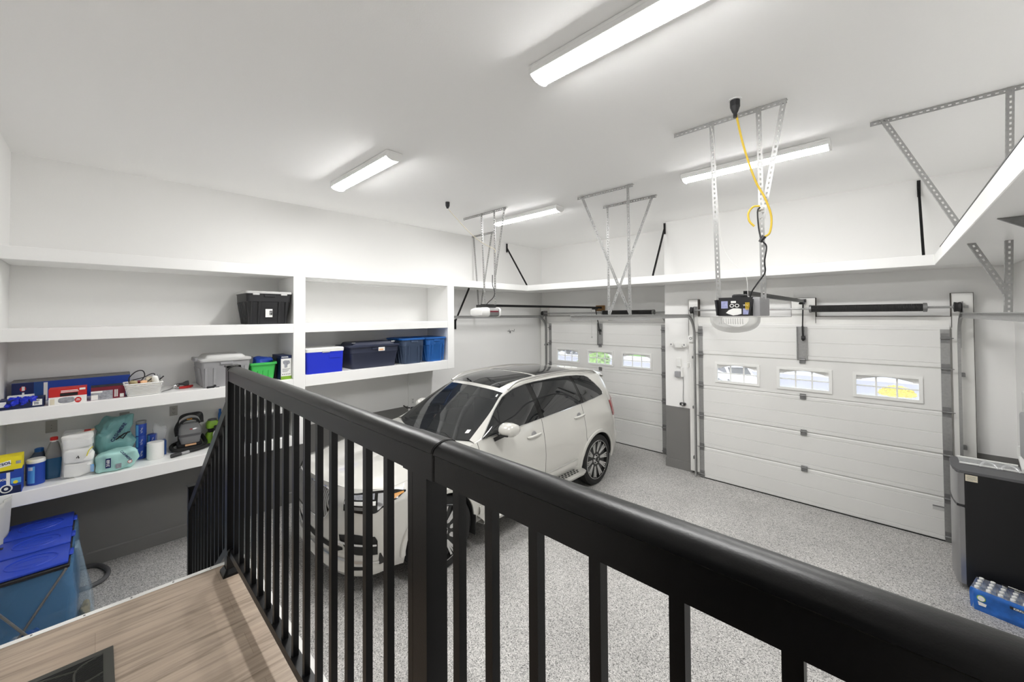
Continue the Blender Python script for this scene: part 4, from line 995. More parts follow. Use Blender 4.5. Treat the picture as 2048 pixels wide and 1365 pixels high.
MB().rbox(.0205, .028, 3.765, 3.835, 1.05, 1.165, .002, 1).build('cover_plate', 'white', t); MB().box(.028, .0285, 3.785, 3.815, 1.115, 1.145).box(.028, .0285, 3.785, 3.815, 1.07, 1.10).build('socket', 'lightgrey', t)
t = thing('wall_hook', 'small double wire hook on left wall above the car', 'hook', (0, 6.28, 2.25))
MB().tube([(.004, 6.20, 2.25), (.05, 6.20, 2.24), (.06, 6.20, 2.29)], .005, 6).tube([(.004, 6.36, 2.25), (.05, 6.36, 2.24), (.06, 6.36, 2.29)], .005, 6).tube([(.006, 6.20, 2.25), (.006, 6.36, 2.25)], .004, 6).box(.001, .008, 6.265, 6.295, 2.20, 2.25).build('hook', 'steeldark', t)
pw = 6.7605
t = thing('emergency_light', 'dusty white twin head emergency light on pillar between doors', 'emergency light', (3.505, 6.75, 2.06))
MB().rbox(3.44, 3.57, 6.70, pw, 2.03, 2.12, .012, 2).build('case', 'white', t)
for x in (3.395, 3.61):
    h = MB().lathe([(.018, .03), (.036, .0), (.038, -.03), (.034, -.032)], (x, 6.70, 2.085), 16, 'y').build('lamp_head', 'white', t, smooth=True)
    MB().lathe([(.03, -.031), (.0, -.033)], (x, 6.70, 2.085), 16, 'y', caps=False).build('lens', 'greyplastic', h)
t = thing('push_button_box', 'small white box with round dial on timber post left of door', 'switch', (3.735, 6.65, 2.19))
MB().rbox(3.695, 3.765, 6.63, 6.658, 2.138, 2.238, .005, 2).build('case', 'white', t); MB().tube([(3.73 + .018*cos(q), 6.628, 2.20 + .018*sin(q)) for q in [2*PI*k/16 for k in range(16)]], .004, 6, closed=True).build('dial_ring', 'steeldark', t)
t = thing('control_box', 'flat white wall control box below the emergency light', 'control box', (3.50, 6.75, 1.78))
MB().rbox(3.457, 3.532, 6.725, pw, 1.715, 1.85, .006, 2).build('case', 'white', t); MB().box(3.47, 3.52, 6.723, 6.725, 1.80, 1.83).build('lid_line', 'lampwhite', t)
t = thing('junction_box', 'round cornered grey junction box with hanging cable on pillar', 'junction box', (3.49, 6.75, 1.58))
MB().rbox(3.43, 3.53, 6.70, pw, 1.535, 1.635, .018, 2).build('box', 'greyplastic', t, smooth=True)
MB().rbox(3.533, 3.562, 6.71, pw, 1.545, 1.70, .004, 1).build('white_conduit', 'white', t); MB().tube(cr([(3.56, 6.745, 1.55), (3.562, 6.747, 1.4), (3.555, 6.747, 1.2), (3.565, 6.745, 1.10)], 5), .004, 6).build('cable', 'steeldark', t)
t = thing('door_sensor', 'small black sensor at the cable end above grey paint', 'sensor', (3.55, 6.74, 1.1))
MB().rbox(3.51, 3.60, 6.70, 6.7605, 1.075, 1.118, .012, 2).build('body', 'blackplastic', t); MB().lathe([(.014, 0), (.010, -.008)], (3.56, 6.70, 1.096), 12, 'y').build('eye', 'lightgrey', t)
t = thing('wall_switch', 'tiny white clip box on pillar edge beside timber post', 'switch', (3.645, 6.75, 1.75))
MB().rbox(3.63, 3.66, 6.735, pw, 1.71, 1.79, .004, 1).build('case', 'white', t)
t = thing('wall_cabinet', 'grey plastic wall unit at right frame edge above the fridge', 'wall unit', (6.97, 5.65, 1.3))
MB().rbox(6.905, 7.026, 5.35, 5.82, 1.27, 1.685, .03, 3).build('body', 'greyplastic', t, smooth=True, angle=60)
MB().rbox(6.922, 7.026, 5.40, 5.80, 1.688, 1.868, .008, 2).build('upper_case', 'lightgrey', t)
MB().rbox(6.915, 6.97, 5.342, 5.352, 1.60, 1.635, .004, 1).build('recess', 'ink', t); MB().box(6.925, 6.99, 5.347, 5.3495, 1.42, 1.52).build('label_plate', 'paper', t)
MB().prism([(5.81, 1.27), (5.83, 1.27), (5.83, 1.36), (5.86, 1.36), (5.86, 1.26), (5.70, 1.16), (5.70, 1.19)], lambda a, b, d: (d, a, b), 6.90, 7.02).build('white_bracket', 'white', t)
# ------------------------------------------------------------------ fridge
fr_ = thing('compact_fridge', 'compact two door fridge with stainless doors and black side', 'fridge', (6.78, 5.86, 0))
MB().rbox(6.552, 7.02, 5.612, 6.11, .03, 1.085, .006, 2).build('cabinet', 'fridgeblack', fr_)
MB().box(6.57, 7.0, 5.63, 6.09, 0, .03).build('plinth', 'blackmatte', fr_)
def fdoor(z0, z1):
    pr = [(6.548, 5.612), (6.515, 5.612), (6.500, 5.63), (6.487, 5.72), (6.482, 5.86), (6.487, 6.0), (6.500, 6.09), (6.515, 6.11), (6.548, 6.11)]
    return MB().prism(pr, lambda a, b, d: (a, b, d), z0, z1).build('door', 'stainless', fr_, smooth=True, angle=40)
du = fdoor(.79, 1.082); dl = fdoor(.055, .765)
MB().prism([(6.548, 5.611), (6.500, 5.628), (6.478, 5.86), (6.500, 6.092), (6.548, 6.111), (6.548, 6.10), (6.51, 6.08), (6.49, 5.86), (6.51, 5.64), (6.548, 5.622)], lambda a, b, d: (a, b, d), .764, .792).build('door_grip', 'blackplastic', fr_)
MB().box(6.548, 6.5525, 5.613, 6.108, .05, 1.083).build('door_gasket', 'blackmatte', fr_)
MB().prism([(6.52, 5.608), (6.483, 5.70), (6.477, 5.86), (6.483, 6.02), (6.52, 6.114), (7.022, 6.114), (7.022, 5.608)], lambda a, b, d: (a, b, d), 1.085, 1.108).build('top_panel', 'hose', fr_, smooth=True, angle=30)
MB().box(6.555, 6.63, 5.610, 5.6118, 1.017, 1.075).build('sticker', 'cream', fr_)
ls = MB()
for k in range(4): ls.box(6.562, 6.562 + (.06, .055, .062, .04)[k], 5.6092, 5.6101, 1.06 - .011*k, 1.063 - .011*k)
ls.build('sticker_print', 'cardgrey', fr_)
ty = thing('acrylic_tray', 'clear acrylic tray with white rims lying on the fridge', 'tray', (6.74, 5.97, 1.109))
MB().box(6.545, 6.93, 5.87, 6.10, 1.109, 1.112).build('sheet', 'clear', ty)
MB().rbox(6.54, 6.935, 5.862, 5.876, 1.109, 1.124, .003, 1).rbox(6.54, 6.935, 6.094, 6.108, 1.109, 1.124, .003, 1).build('rim', 'white', ty)
for x in (6.67, 6.80):
    MB().tube(cr([(x, 5.84, 1.114), (x + .01, 5.85, 1.14), (x + .04, 5.88, 1.158), (x + .08, 5.88, 1.15), (x + .105, 5.85, 1.125), (x + .11, 5.84, 1.113)], 5), .008, 8).build('handle', 'film', ty, smooth=True)
# ------------------------------------------------------------------ bottled water
wp = thing('bottled_water_pack', 'blue shrink wrapped case of bottled water beside the fridge', 'water pack', (6.53, 5.31, 0), -.25)
RW = ROOTM[wp.name]
import itertools as it
bmb = None
for i in range(6):
    for j in range(4):
        x, y = .045 + .066*i, .035 + .064*j
        b = MB().lathe([(.026, .002), (.031, .006), (.031, .06), (.028, .075), (.031, .09), (.031, .135), (.024, .160), (.013, .178), (.013, .183)], (x, y, 0), 14).build('bottle', 'bottle', wp, smooth=True, local=True)
        MB().lathe([(.0155, .178), (.0155, .193), (.012, .195)], (x, y, 0), 12).build('bottle_cap', 'white', b, local=True)
L_ = []
for z, o in ((.001, -.008), (.03, .0), (.08, .002), (.13, .004), (.162, .0), (.180, -.012)):
    n_ = 60; loop = []
    for k, (px, py, _) in enumerate(rr(.21, .131, .205 + o, .133 + o, .03, 0, 14)):
        w = .0065*cos((px - .045)*2*PI/.066)*(1 if abs(py - .131) > .1 else 0) + .0065*cos((py - .035)*2*PI/.064)*(1 if abs(px - .21) > .18 else 0)
        dx, dy = px - .21, py - .131; l = sqrt(dx*dx + dy*dy); loop.append((px + dx/l*w, py + dy/l*w, z))
    L_.append(loop)
MB().loft(L_, caps=False).build('shrink_wrap', 'waterblue', wp, smooth=True, local=True, angle=80)
tp = []
for j in range(15):
    y = .01 + .242*j/14; tp.append([(.012 + .396*i/22, y, (.176 + .004)*1.0 + .006*noise.noise(Vector((i*.6, j*.7, 1))) + .014*max(0, cos((.012 + .396*i/22 - .045)*2*PI/.066))*max(0, cos((y - .035)*2*PI/.064))) for i in range(23)])
band_t = [r for r in tp if .025 < r[0][1] < .085 or False]; band_u = [r for r in tp if .12 < r[0][1] < .24]
MB().grid(band_u).build('shrink_wrap_top', 'waterblue', wp, smooth=True, local=True)
MB().grid(band_t).build('shrink_wrap_top', 'waterblue', wp, smooth=True, local=True)
MB().grid(tp).build('clear_film', 'film', wp, smooth=True, local=True)
MB().box(.23, .37, -.0095, -.007, .128, .150).build('brand_strip', 'ink', wp, local=True)
def W3(x, y, z): return RW @ Vector((x, y, z))
ux_ = (RW.to_3x3() @ Vector((1, 0, 0)))
text('KIRKLAND', .021, wp, W3(.30, -.0105, .139), ux_, Z1, 'white', bold=.0006)
MB().box(.16, .34, .20, .225, .2075, .209).build('brand_strip', 'ink', wp, local=True)
text('KIRKLAND', .022, wp, W3(.25, .2125, .2095), ux_, RW.to_3x3() @ Vector((0, 1, 0)), 'white', bold=.0006)
MB().lathe([(.026, 0), (.026, -.002), (0, -.0022)], (.075, -.008, .118), 20, 'y').build('round_badge', 'lime', wp, local=True); MB().lathe([(.021, -.002), (.021, -.003), (0, -.0032)], (.075, -.008, .118), 20, 'y').build('round_badge', 'paper', wp, local=True)
MB().add([(.055, -.0095, .088), (.105, -.0095, .082), (.10, -.0095, .058), (.06, -.0095, .056)], [(0, 1, 2, 3)]).build('recycling_badge', 'paper', wp, local=True)
# ------------------------------------------------------------------ recycling sorter under the shelf
so_ = thing('bag_sorter', 'three lid blue recycling bag stand with crossed metal legs', 'recycling stand', (.95, -.33, 0))
y0, y1_ = -.565, -.15
for k, (a, b) in enumerate(((.40, .765), (.79, 1.145), (1.17, 1.525))):
    tryy = MB().rbox(a - .012, b + .012, y0 - .01, y1_ + .012, .695, .722, .006, 1).build('bin_frame', 'blackplastic', so_)
    lid = MB().rbox(a, b, y0, y1_ + .004, .724, .745, .012, 2).rbox(a + .10, a + .22, y1_ + .0, y1_ + .026, .726, .738, .005, 1).build('lid', 'bluelid', so_, smooth=True, angle=50)
    MB().tube([((a + b)/2 + .105*cos(q), (y0 + y1_)/2 + .02 + .13*sin(q), .7455) for q in [2*PI*j/30 for j in range(30)]], .005, 5, closed=True).tube([((a + b)/2 + .05*cos(q), (y0 + y1_)/2 + .02 + .085*sin(q), .7455) for q in [2*PI*j/30 for j in range(30)]], .002, 5, closed=True).build('embossed_oval', 'bluelid', lid)
    MB().rbox(a + .10, a + .14, y0 + .012, y0 + .05, .7455, .749, .002, 1).build('latch', 'blackplastic', lid)
    bg_ = MB(); sec = []
    for z, e in ((.70, .0), (.62, .006), (.45, .016), (.25, .026), (.08, .012), (.012, -.03)):
        sec.append([(x + .012*noise.noise(Vector((x*9, y*9, z*7 + k))), y + .016*noise.noise(Vector((x*8 + 5, y*8, z*6))) , z) for x, y, _ in rr((a + b)/2, (y0 + y1_)/2 + .015, (b - a)/2 - .006 + e*.3, (y1_ - y0)/2 + .01 + e, .05, 0, 5)])
    bg_.loft(sec); bg_.build('bag', 'bag', so_, smooth=True, angle=80)
for sg_ in (1.545, .385):
    MB().cyl((sg_, y1_ - .005, .70), (sg_ - .0, y0 + .02, .012), .0085, 8).cyl((sg_ + .012, y0 + .0, .70), (sg_ + .012, y1_ - .02, .012), .0085, 8).build('crossed_legs', 'steeldark', so_, smooth=True)
MB().cyl((.385, y1_ - .02, .013), (1.557, y1_ - .02, .013), .008, 8).cyl((.385, y0 + .02, .013), (1.545, y0 + .02, .013), .008, 8).build('foot_rails', 'steeldark', so_)
pk = thing('recycling', 'crumpled bottles and wrappers seen through the nearest blue bag', 'recycling')
cols = ('white', 'cardblue', 'maroon', 'skyblue', 'paper', 'print')
for k in range(6):
    MB().blob((1.24 + .045*k, -.40 + .05*(k % 3), .09 + .05*(k % 2)), (.06, .05, .055), 3, .02, 20, k, 16, 10).build('wrapper', cols[k], pk, smooth=True)
pk.location = (0, 0, 0)
bb = thing('plastic_bag', 'pale blue clear bag slumped against bag stand on floor', 'plastic bag', (.95, -.07, 0))
sec = []
for z, hx, hy, cy in ((.012, .13, .045, -.065), (.06, .14, .05, -.062), (.22, .13, .045, -.07), (.42, .11, .032, -.085), (.60, .09, .02, -.10), (.70, .075, .010, -.112)):
    sec.append([(x + .02*noise.noise(Vector((x*9, y*14, z*5))), y + .012*noise.noise(Vector((x*11, y*9, z*7))), z) for x, y, _ in rr(.95 + .25*z, cy, hx, hy, .8*hy, 0, 6)])
MB().loft(sec).build('bag_film', 'bagpale', bb, smooth=True, angle=80)
MB().blob((.95, -.062, .05), (.09, .03, .035), 3, .02, 15, 4, 16, 10).build('bag_contents', 'tan', bb, smooth=True)
hs = MB().tube(cr([(.02, -.20, .022), (.06, -.02, .022), (.16, .05, .022), (.30, .085, .022), (.42, .065, .022), (.49, .0, .022), (.50, -.10, .022), (.40, -.16, .022)], 8), .021, 12)
tag(hs.build('hose', 'hose', smooth=True), 'dark grey hose curled on floor by the blue bags', 'hose')
ct = MB(); g = []
for i in range(17):
    x = .625 + .34*i/16; zt = 1.078 + .012*(i/16); zb = .77 - .24*(i/16)
    g.append([(x + .004*noise.noise(Vector((i, j*.6, 0))), -.505 - .02*j/10 + .010*sin(i*.9 + j*.15) - .055*(i/16 if j < 3 else i/20), zt + (zb - zt)*j/10) for j in range(11)])
ct.grid(g); tag(ct.build('hanging_cloth', 'fabric', smooth=True, solid=.004), 'light grey cloth hanging at the left end of the lowest shelf', 'cloth')
# ------------------------------------------------------------------ shelf contents
def tote(name, label, x0, x1, y0, y1, z0, h, body, lid=None, tx=.05, ty=.05, lidh=.035, ribs=True, group=None, cat='storage tote', dome=0., over=.012, r=.035):
    t = thing(name, label, cat, ((x0 + x1)/2, (y0 + y1)/2, z0), 0, group)
    cx, cy, hx, hy = (x0 + x1)/2, (y0 + y1)/2, (x1 - x0)/2 - over, (y1 - y0)/2 - over
    mb = MB(); L = []
    for z, e in ((0, 1), (.012, .93), (h*.70, .25), (h*.72, .10), (h - .02, 0), (h - .018, -.12), (h, -.12)):
        L.append(rr(cx, cy, hx - tx*e, hy - ty*e, r, z0 + z + .001, 5))
    mb.loft(L); mb.build('tub', body, t, smooth=True, angle=32)
    if ribs:
        for k in range(5):     # ribs on the end that faces the camera's left
            x = cx - hx*.62 + hx*1.24*k/4
            MB().prism([(-.012, 0), (.012, 0), (.008, .008), (-.008, .008)], lambda a, b, d: (x + a - (tx*.2*(x - cx)/hx)*(1 - d), cy - hy - b + ty*(1 - d)*.98, z0 + .01 + d*(h*.68)), 0, 1).build('rib', body, t)
        for s in (-1, 1):
            for q in (.50, .86):
                MB().prism([(-.014, 0), (.014, 0), (.010, .007), (-.010, .007)], lambda a, b, d: (cx + hx + b - tx*(1 - d)*.98, cy + s*q*(hy - ty*.6) + a, z0 + .01 + d*(h*.69)), 0, 1).build('rib', body, t)
    MB().rbox(cx + hx - .004, cx + hx + .012, cy - .06, cy + .06, z0 + h - .05, z0 + h - .02, .004, 1).build('handle', body, t)
    if lid:
        lb = MB(); o = over - .001; zt = z0 + h + .002
        L = [rr(cx, cy, hx + o*.9, hy + o*.9, r, zt - .012, 5), rr(cx, cy, hx + o, hy + o, r, zt - .008, 5), rr(cx, cy, hx + o, hy + o, r, zt + .010, 5), rr(cx, cy, hx + o - .008, hy + o - .008, r, zt + .016, 5)]
        if dome: L += [rr(cx, cy, hx - .035, hy - .035, r, zt + .02, 5), rr(cx, cy, hx - .055, hy - .06, r, zt + lidh, 5), rr(cx, cy, hx - .07, hy - .075, r, zt + lidh + .006, 5)]
        else: L += [rr(cx, cy, hx - .012, hy - .012, r, zt + .016, 5), rr(cx, cy, hx - .018, hy - .018, r, zt + .010, 5)]
        lb.loft(L); lo_ = lb.build('lid', lid, t, smooth=True, angle=32)
        return t, lo_
    return t, None
bt, bl_ = tote('storage_tote', 'black tote with grey lid and white label on upper shelf', .07, .602, 1.19, 1.695, 2.50, .382, 'blackplastic', 'lightgrey', .04, .04, group='black totes with light grey lids')
lm = MB().box(.5825, .5850, 1.40, 1.475, 2.585, 2.685); lo2 = lm.build('product_label', 'paper', bt)
MB().box(.5855, .5862, 1.443, 1.473, 2.612, 2.664).build('label_print', 'ink', lo2)
for k, z in enumerate((2.652, 2.64, 2.626)): MB().box(.5863, .5866, 1.446, 1.468 - .004*k, z - .004, z).build('label_lines', 'paper', lo2)
for y in (1.30, 1.60): MB().rbox(.575, .603, y - .035, y + .035, 2.852, 2.872, .004, 1).build('latch', 'lightgrey', bt)
bt2, _ = tote('storage_tote', 'black tote with grey lid on lowest shelf, seen through balusters', .10, .60, 1.17, 1.68, 1.085, .345, 'blackplastic', 'lightgrey', .04, .045, group='black totes with light grey lids')
for y in (1.28, 1.58): MB().rbox(.585, .604, y - .04, y + .04, 1.39, 1.43, .005, 1).build('latch', 'lightgrey', bt2)
# cooler
co = thing('cooler_box', 'cobalt blue picnic cooler with flat white lid', 'cooler', (.37, 2.11, 1.833))
MB().loft([rr(.37, 2.107, .215, .232, .025, 1.835), rr(.37, 2.107, .225, .243, .025, 2.118)]).build('body', 'blue', co, smooth=True, angle=40)
cl_ = MB().loft([rr(.37, 2.107, .229, .247, .025, 2.119), rr(.37, 2.107, .231, .249, .025, 2.160), rr(.37, 2.107, .222, .24, .025, 2.170)]).build('lid', 'white', co, smooth=True, angle=40)
MB().rbox(.595, .607, 2.06, 2.16, 2.108, 2.13, .003, 1).build('lid_grip', 'lightgrey', cl_)
MB().box(.36, .38, 2.353, 2.362, 1.99, 2.08).rbox(.30, .44, 2.352, 2.366, 2.05, 2.075, .003, 1).build('side_handle', 'white', co)
MB().rbox(.596, .5985, 2.15, 2.30, 2.03, 2.075, .001, 1).build('name_panel', 'blue', co)
nt_, nl = tote('storage_tote', 'navy lidded tote with small orange sticker beside the cooler', .07, .588, 2.43, 3.235, 1.833, .315, 'navy', 'navy', .03, .045, .055, False, None, dome=1, over=.02, r=.04)
MB().box(.5905, .593, 2.865, 2.965, 2.075, 2.13).build('sticker', 'paper', nt_); MB().box(.593, .5935, 2.872, 2.945, 2.082, 2.108).build('sticker_print', 'peach', nt_)
MB().blob((.50, 3.15, 2.20), (.03, .045, .014), 3, .01, 30, 2, 14, 8).build('lid_foil_scrap', 'chrome', nt_, smooth=True)
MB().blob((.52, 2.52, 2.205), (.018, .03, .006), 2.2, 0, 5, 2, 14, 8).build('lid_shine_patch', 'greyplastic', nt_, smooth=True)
st_, _ = tote('storage_tote', 'slate tote with mid blue lid, left of the all-blue tote', .06, .612, 3.255, 3.685, 1.833, .385, 'slate', 'lidblue', .03, .045, .03, True, 'totes with mid blue lids', over=.016, r=.06)
sb_, _ = tote('storage_tote', 'all blue tote with blue lid at right end of shelf', .06, .612, 3.695, 4.112, 1.833, .385, 'lidblue', 'lidblue', .03, .05, .03, True, 'totes with mid blue lids', over=.016, r=.06)
# grey tote, green bin, tool box carton
gt, gl_ = tote('storage_tote', 'grey lidded tote behind railing post on the middle shelf', .05, .582, .77, 1.262, 1.80, .30, 'greyplastic', 'lightgrey', .012, .025, .05, True, None, dome=1, over=.014, r=.03)
MB().rbox(.20, .44, .745, .775, 2.09, 2.13, .008, 2).build('latch', 'greyplastic', gt)
gb = thing('open_bin', 'bright green open bin filled with blue items, behind the handrail', 'bin', (.35, 1.4, 1.80))
L = [rr(.36, 1.405, .115, .112, .02, 1.801), rr(.36, 1.405, .135, .135, .02, 2.0), rr(.36, 1.405, .15, .148, .02, 2.002), rr(.36, 1.405, .15, .148, .02, 2.028), rr(.36, 1.405, .138, .136, .02, 2.028), rr(.36, 1.405, .118, .115, .02, 1.815)]
MB().loft(L).build('tub', 'green', gb, smooth=True, angle=35)
for y in (1.345, 1.40, 1.46): MB().tube([(.49, y, 1.84), (.497, y, 1.93)], .0035, 6).build('rib', 'green', gb)
ib = MB().blob((.37, 1.42, 2.03), (.10, .10, .055), 3, .02, 12, 3, zmin=1.83); tag(ib.build('blue_bag', 'cardblue', smooth=True), 'dark blue wrapped bundle heaped in the green bin', 'bundle')
bo = thing('bottle', 'clear bottle with lilac cap standing in the green bin', 'bottle', (.24, 1.41, 1.83)); MB().lathe([(.035, .0), (.035, .2), (.03, .22), (.015, .235)], (.24, 1.41, 1.83), 16).build('bottle_body', 'film', bo, smooth=True); MB().lathe([(.022, 0), (.022, .03), (.018, .034)], (.24, 1.41, 2.062), 14).build('cap', 'lightgrey', bo)
MBx = MB().rbox(.30, .36, 1.285, 1.325, 1.86, 2.10, .004, 1); tag(MBx.build('small_box', 'cardgrey'), 'dark slim box sticking up from left side of green bin', 'box')
tb = thing('carton', 'tall white and navy carton showing a power tool picture', 'box', (.4, 1.64, 1.80))
MB().box(.20, .553, 1.578, 1.702, 1.801, 2.10).build('carton_body', 'cardnavy', tb)
MB().box(.553, .5545, 1.58, 1.70, 1.801, 2.062).build('front_print', 'paper', tb); MB().box(.5545, .555, 1.58, 1.70, 1.801, 1.842).build('lime_band', 'lime', tb)
text('Mastercraft' if False else 'POWER', .022, tb, (.5542, 1.625, 2.08), (0, 1, 0), Z1, 'paper', bold=.0005)
MB().prism([(1.60, 2.03), (1.625, 2.04), (1.675, 2.035), (1.685, 2.0), (1.655, 1.985), (1.65, 1.95), (1.62, 1.945), (1.618, 1.99), (1.605, 2.0)], lambda a, b, d: (d, a, b), .5545, .556).build('tool_picture', 'print', tb)
lnx = MB()
for k in range(5): lnx.cyl((.5545, 1.60 + .02*k, 1.865), (.5555, 1.60 + .02*k, 1.865), .007, 10)
for k in range(4): lnx.box(.5545, .5552, 1.595, 1.685 - .01*k, 1.93 - .012*k, 1.935 - .012*k)
lnx.build('small_print', 'cardgrey', tb)
MBk = MB().box(.10, .40, 1.555, 1.576, 1.801, 2.06); tag(MBk.build('dark_box', 'ink'), 'thin black box pressed between green bin and white carton', 'box')
# left end of the middle shelf
lb_ = thing('long_carton', 'long dark blue carton lying against the wall, grey top edge', 'box', (.12, -.16, 1.80))
MB().box(.045, .205, -.552, .235, 1.801, 1.985).build('carton_body', 'cardblue', lb_); MB().box(.045, .2055, -.552, .235, 1.985, 2.003).build('top_edge', 'cardgrey', lb_)
MB().box(.205, .2065, -.552, -.42, 1.802, 1.983).build('dark_panel', 'inknavy', lb_); MB().box(.205, .2065, -.418, -.36, 1.802, 1.983).build('mid_panel', 'cardmid', lb_); MB().box(.2065, .2072, -.36, -.335, 1.805, 1.975).build('white_tape', 'paper', lb_)
MB().prism([(-.505, 1.93), (-.49, 1.955), (-.47, 1.945), (-.465, 1.925), (-.48, 1.905), (-.50, 1.91)], lambda a, b, d: (d, a, b), .2065, .2075).build('red_badge', 'red', lb_); MB().box(.2075, .208, -.492, -.474, 1.912, 1.95).box(.2066, .2075, -.49, -.476, 1.86, 1.895).build('badge_print', 'paper', lb_)
gx = thing('glove_carton', 'low blue carton overflowing with bright blue gloves', 'box', (.5, -.46, 1.80))
MB().box(.42, .568, -.585, -.334, 1.801, 1.882).build('carton_body', 'cardnavy', gx)
MB().box(.42, .47, -.55, -.40, 1.882, 1.902).build('open_flap', 'paper', gx)
gm = MB()
for k in range(9): gm.blob((.53 + .008*(k % 3), -.535 + .018*k, 1.852 + .018*(k % 2)), (.045, .022, .026), 2.4, .022, 25, k, 14, 10)
gm.build('gloves', 'blue', gx, smooth=True)
MB().box(.568, .5692, -.40, -.345, 1.815, 1.868).box(.568, .5692, -.585, -.545, 1.825, 1.87).build('white_label', 'paper', gx); MB().box(.5692, .5698, -.392, -.365, 1.822, 1.848).build('barcode', 'print', gx); MB().box(.5692, .5698, -.395, -.360, 1.855, 1.862).build('label_text', 'ink', gx)
rx = thing('red_carton', 'red and white carton with grey picture on the front', 'box', (.5, -.19, 1.80))
MB().box(.42, .578, -.308, -.073, 1.801, 1.942).build('carton_body', 'red', rx); MB().box(.578, .5795, -.308, -.073, 1.801, 1.868).build('white_panel', 'paper', rx)
MB().box(.578, .580, -.24, -.13, 1.872, 1.90).build('hand_slot', 'ink', rx); MB().box(.578, .5797, -.235, -.125, 1.906, 1.912).box(.578, .5797, -.235, -.13, 1.918, 1.924).build('white_lettering', 'paper', rx)
MB().blob((.578, -.20, 1.835), (.003, .055, .028), 3, 0, 8, 1, 18, 8).build('picture', 'print', rx, smooth=True); MB().prism([(-.128 + .022*cos(q), 1.828 + .026*sin(q)) for q in [2*PI*k/18 for k in range(18)]], lambda a, b, d: (d, a, b), .5795, .5805).build('round_badge', 'red', rx); MB().box(.5805, .581, -.142, -.114, 1.822, 1.827).box(.5805, .581, -.138, -.118, 1.834, 1.839).build('badge_text', 'paper', rx)
MB().box(.5795, .5803, -.30, -.272, 1.803, 1.855).build('tan_panel', 'cream', rx); MB().box(.578, .5797, -.12, -.082, 1.918, 1.936).build('corner_label', 'paper', rx)
mx_ = thing('maroon_carton', 'maroon and grey printed carton left of the white basket', 'box', (.48, .07, 1.80))
MB().box(.38, .553, -.047, .188, 1.801, 1.92).build('carton_body', 'maroon', mx_); MB().box(.553, .5545, -.047, .10, 1.801, 1.885).build('grey_panel', 'print', mx_); MB().box(.5545, .5553, -.045, 0, 1.803, 1.848).box(.5545, .5553, -.047, .03, 1.868, 1.884).box(.553, .5545, .15, .178, 1.806, 1.84).build('white_labels', 'paper', mx_)
vt = MB()
for k in range(3): vt.box(.553, .5545, .112 + .009*k, .117 + .009*k, 1.815, 1.885)
vt.build('vertical_lettering', 'paper', mx_)
MB().box(.38, .553, -.047, .188, 1.920, 1.923).build('open_top', 'ink', mx_)
# basket and its contents
bk = thing('basket', 'white woven plastic basket full of cords and odds', 'basket', (.47, .32, 1.80))
w = MB(); w.loft([rr(.475, .322, .095, .112, .02, 1.802), rr(.475, .322, .098, .115, .02, 1.806)])
for k in range(7):
    z = 1.81 + .015*k; e = .001 + .0035*k; lp = rr(.475, .322, .098 + e, .115 + e, .02, z, 5); w.tube(lp, .0056, 6, closed=True)
for k in range(26):
    for sx in (0, 1):
        y = .215 + .214*k/25; e = .025
        x = .575 if sx else .375
        w.beam((x, .322 + (y - .322)*1.0, 1.804), (x + (.024 if sx else -.024), .322 + (y - .322)*1.2, 1.915), .0045, .0045, (0, 1, 0))
for k in range(20):
    x = .38 + .19*k/19
    for sy in (-1, 1): w.beam((x, .322 + sy*.116, 1.804), (.475 + (x - .475)*1.22, .322 + sy*.141, 1.915), .0045, .0045, (1, 0, 0))
w.tube(rr(.475, .322, .124, .142, .025, 1.92, 5), .008, 6, closed=True)
w.build('woven_sides', 'white', bk, smooth=True); MB().loft([rr(.475, .322, .09, .107, .02, 1.806), rr(.475, .322, .112, .13, .02, 1.90)], caps=True).build('liner', 'cream', bk)
cdm = MB().tube(cr([(.44, .22, 1.91), (.42, .22, 1.97), (.42, .27, 2.03), (.43, .32, 2.035), (.44, .335, 1.98), (.46, .30, 1.92), (.48, .36, 1.93), (.47, .41, 1.985), (.45, .39, 2.0), (.44, .32, 1.965), (.44, .23, 1.945)], 8), .005, 6)
tag(cdm.build('coiled_cord', 'blackplastic', smooth=True), 'black cord looping above the white basket', 'cord')
for nm, c, s_, m_, lab in (('sponge', (.48, .25, 1.925), (.04, .03, .02), 'tan', 'brown sponge at left in the white basket'), ('wood_block', (.50, .33, 1.922), (.02, .028, .018), 'peach', 'small yellow wooden piece in middle of basket'), ('spray_can', (.47, .415, 1.94), (.026, .028, .04), 'white', 'white round canister at right end of basket'), ('cloth_roll', (.43, .37, 1.935), (.03, .028, .03), 'cream', 'cream rolled cloth beside white canister in basket'), ('red_cloth', (.44, .29, 1.918), (.03, .03, .018), 'maroon', 'dark red rag under the cord in basket')):
    o = MB().blob(c, s_, 3.2, .006, 25, len(nm), 18, 12).build(nm, m_, smooth=True); tag(o, lab, nm.split('_')[-1], 'things in the white basket')
br2 = thing('brush', 'small brush with black bristles leaning on basket right end', 'brush', (.42, .46, 1.93)); MB().rbox(.40, .425, .435, .46, 1.94, 1.985, .004, 1).build('handle', 'greyplastic', br2)
for k in range(3): MB().cyl((.44 + .01*k, .45, 1.93), (.44 + .01*k, .485, 1.965), .005, 6).build('bristle_tuft', 'blackplastic', br2)
hl_ = thing('torch', 'grey round torch with silver neck lying on shelf', 'torch', (.3, .63, 1.83))
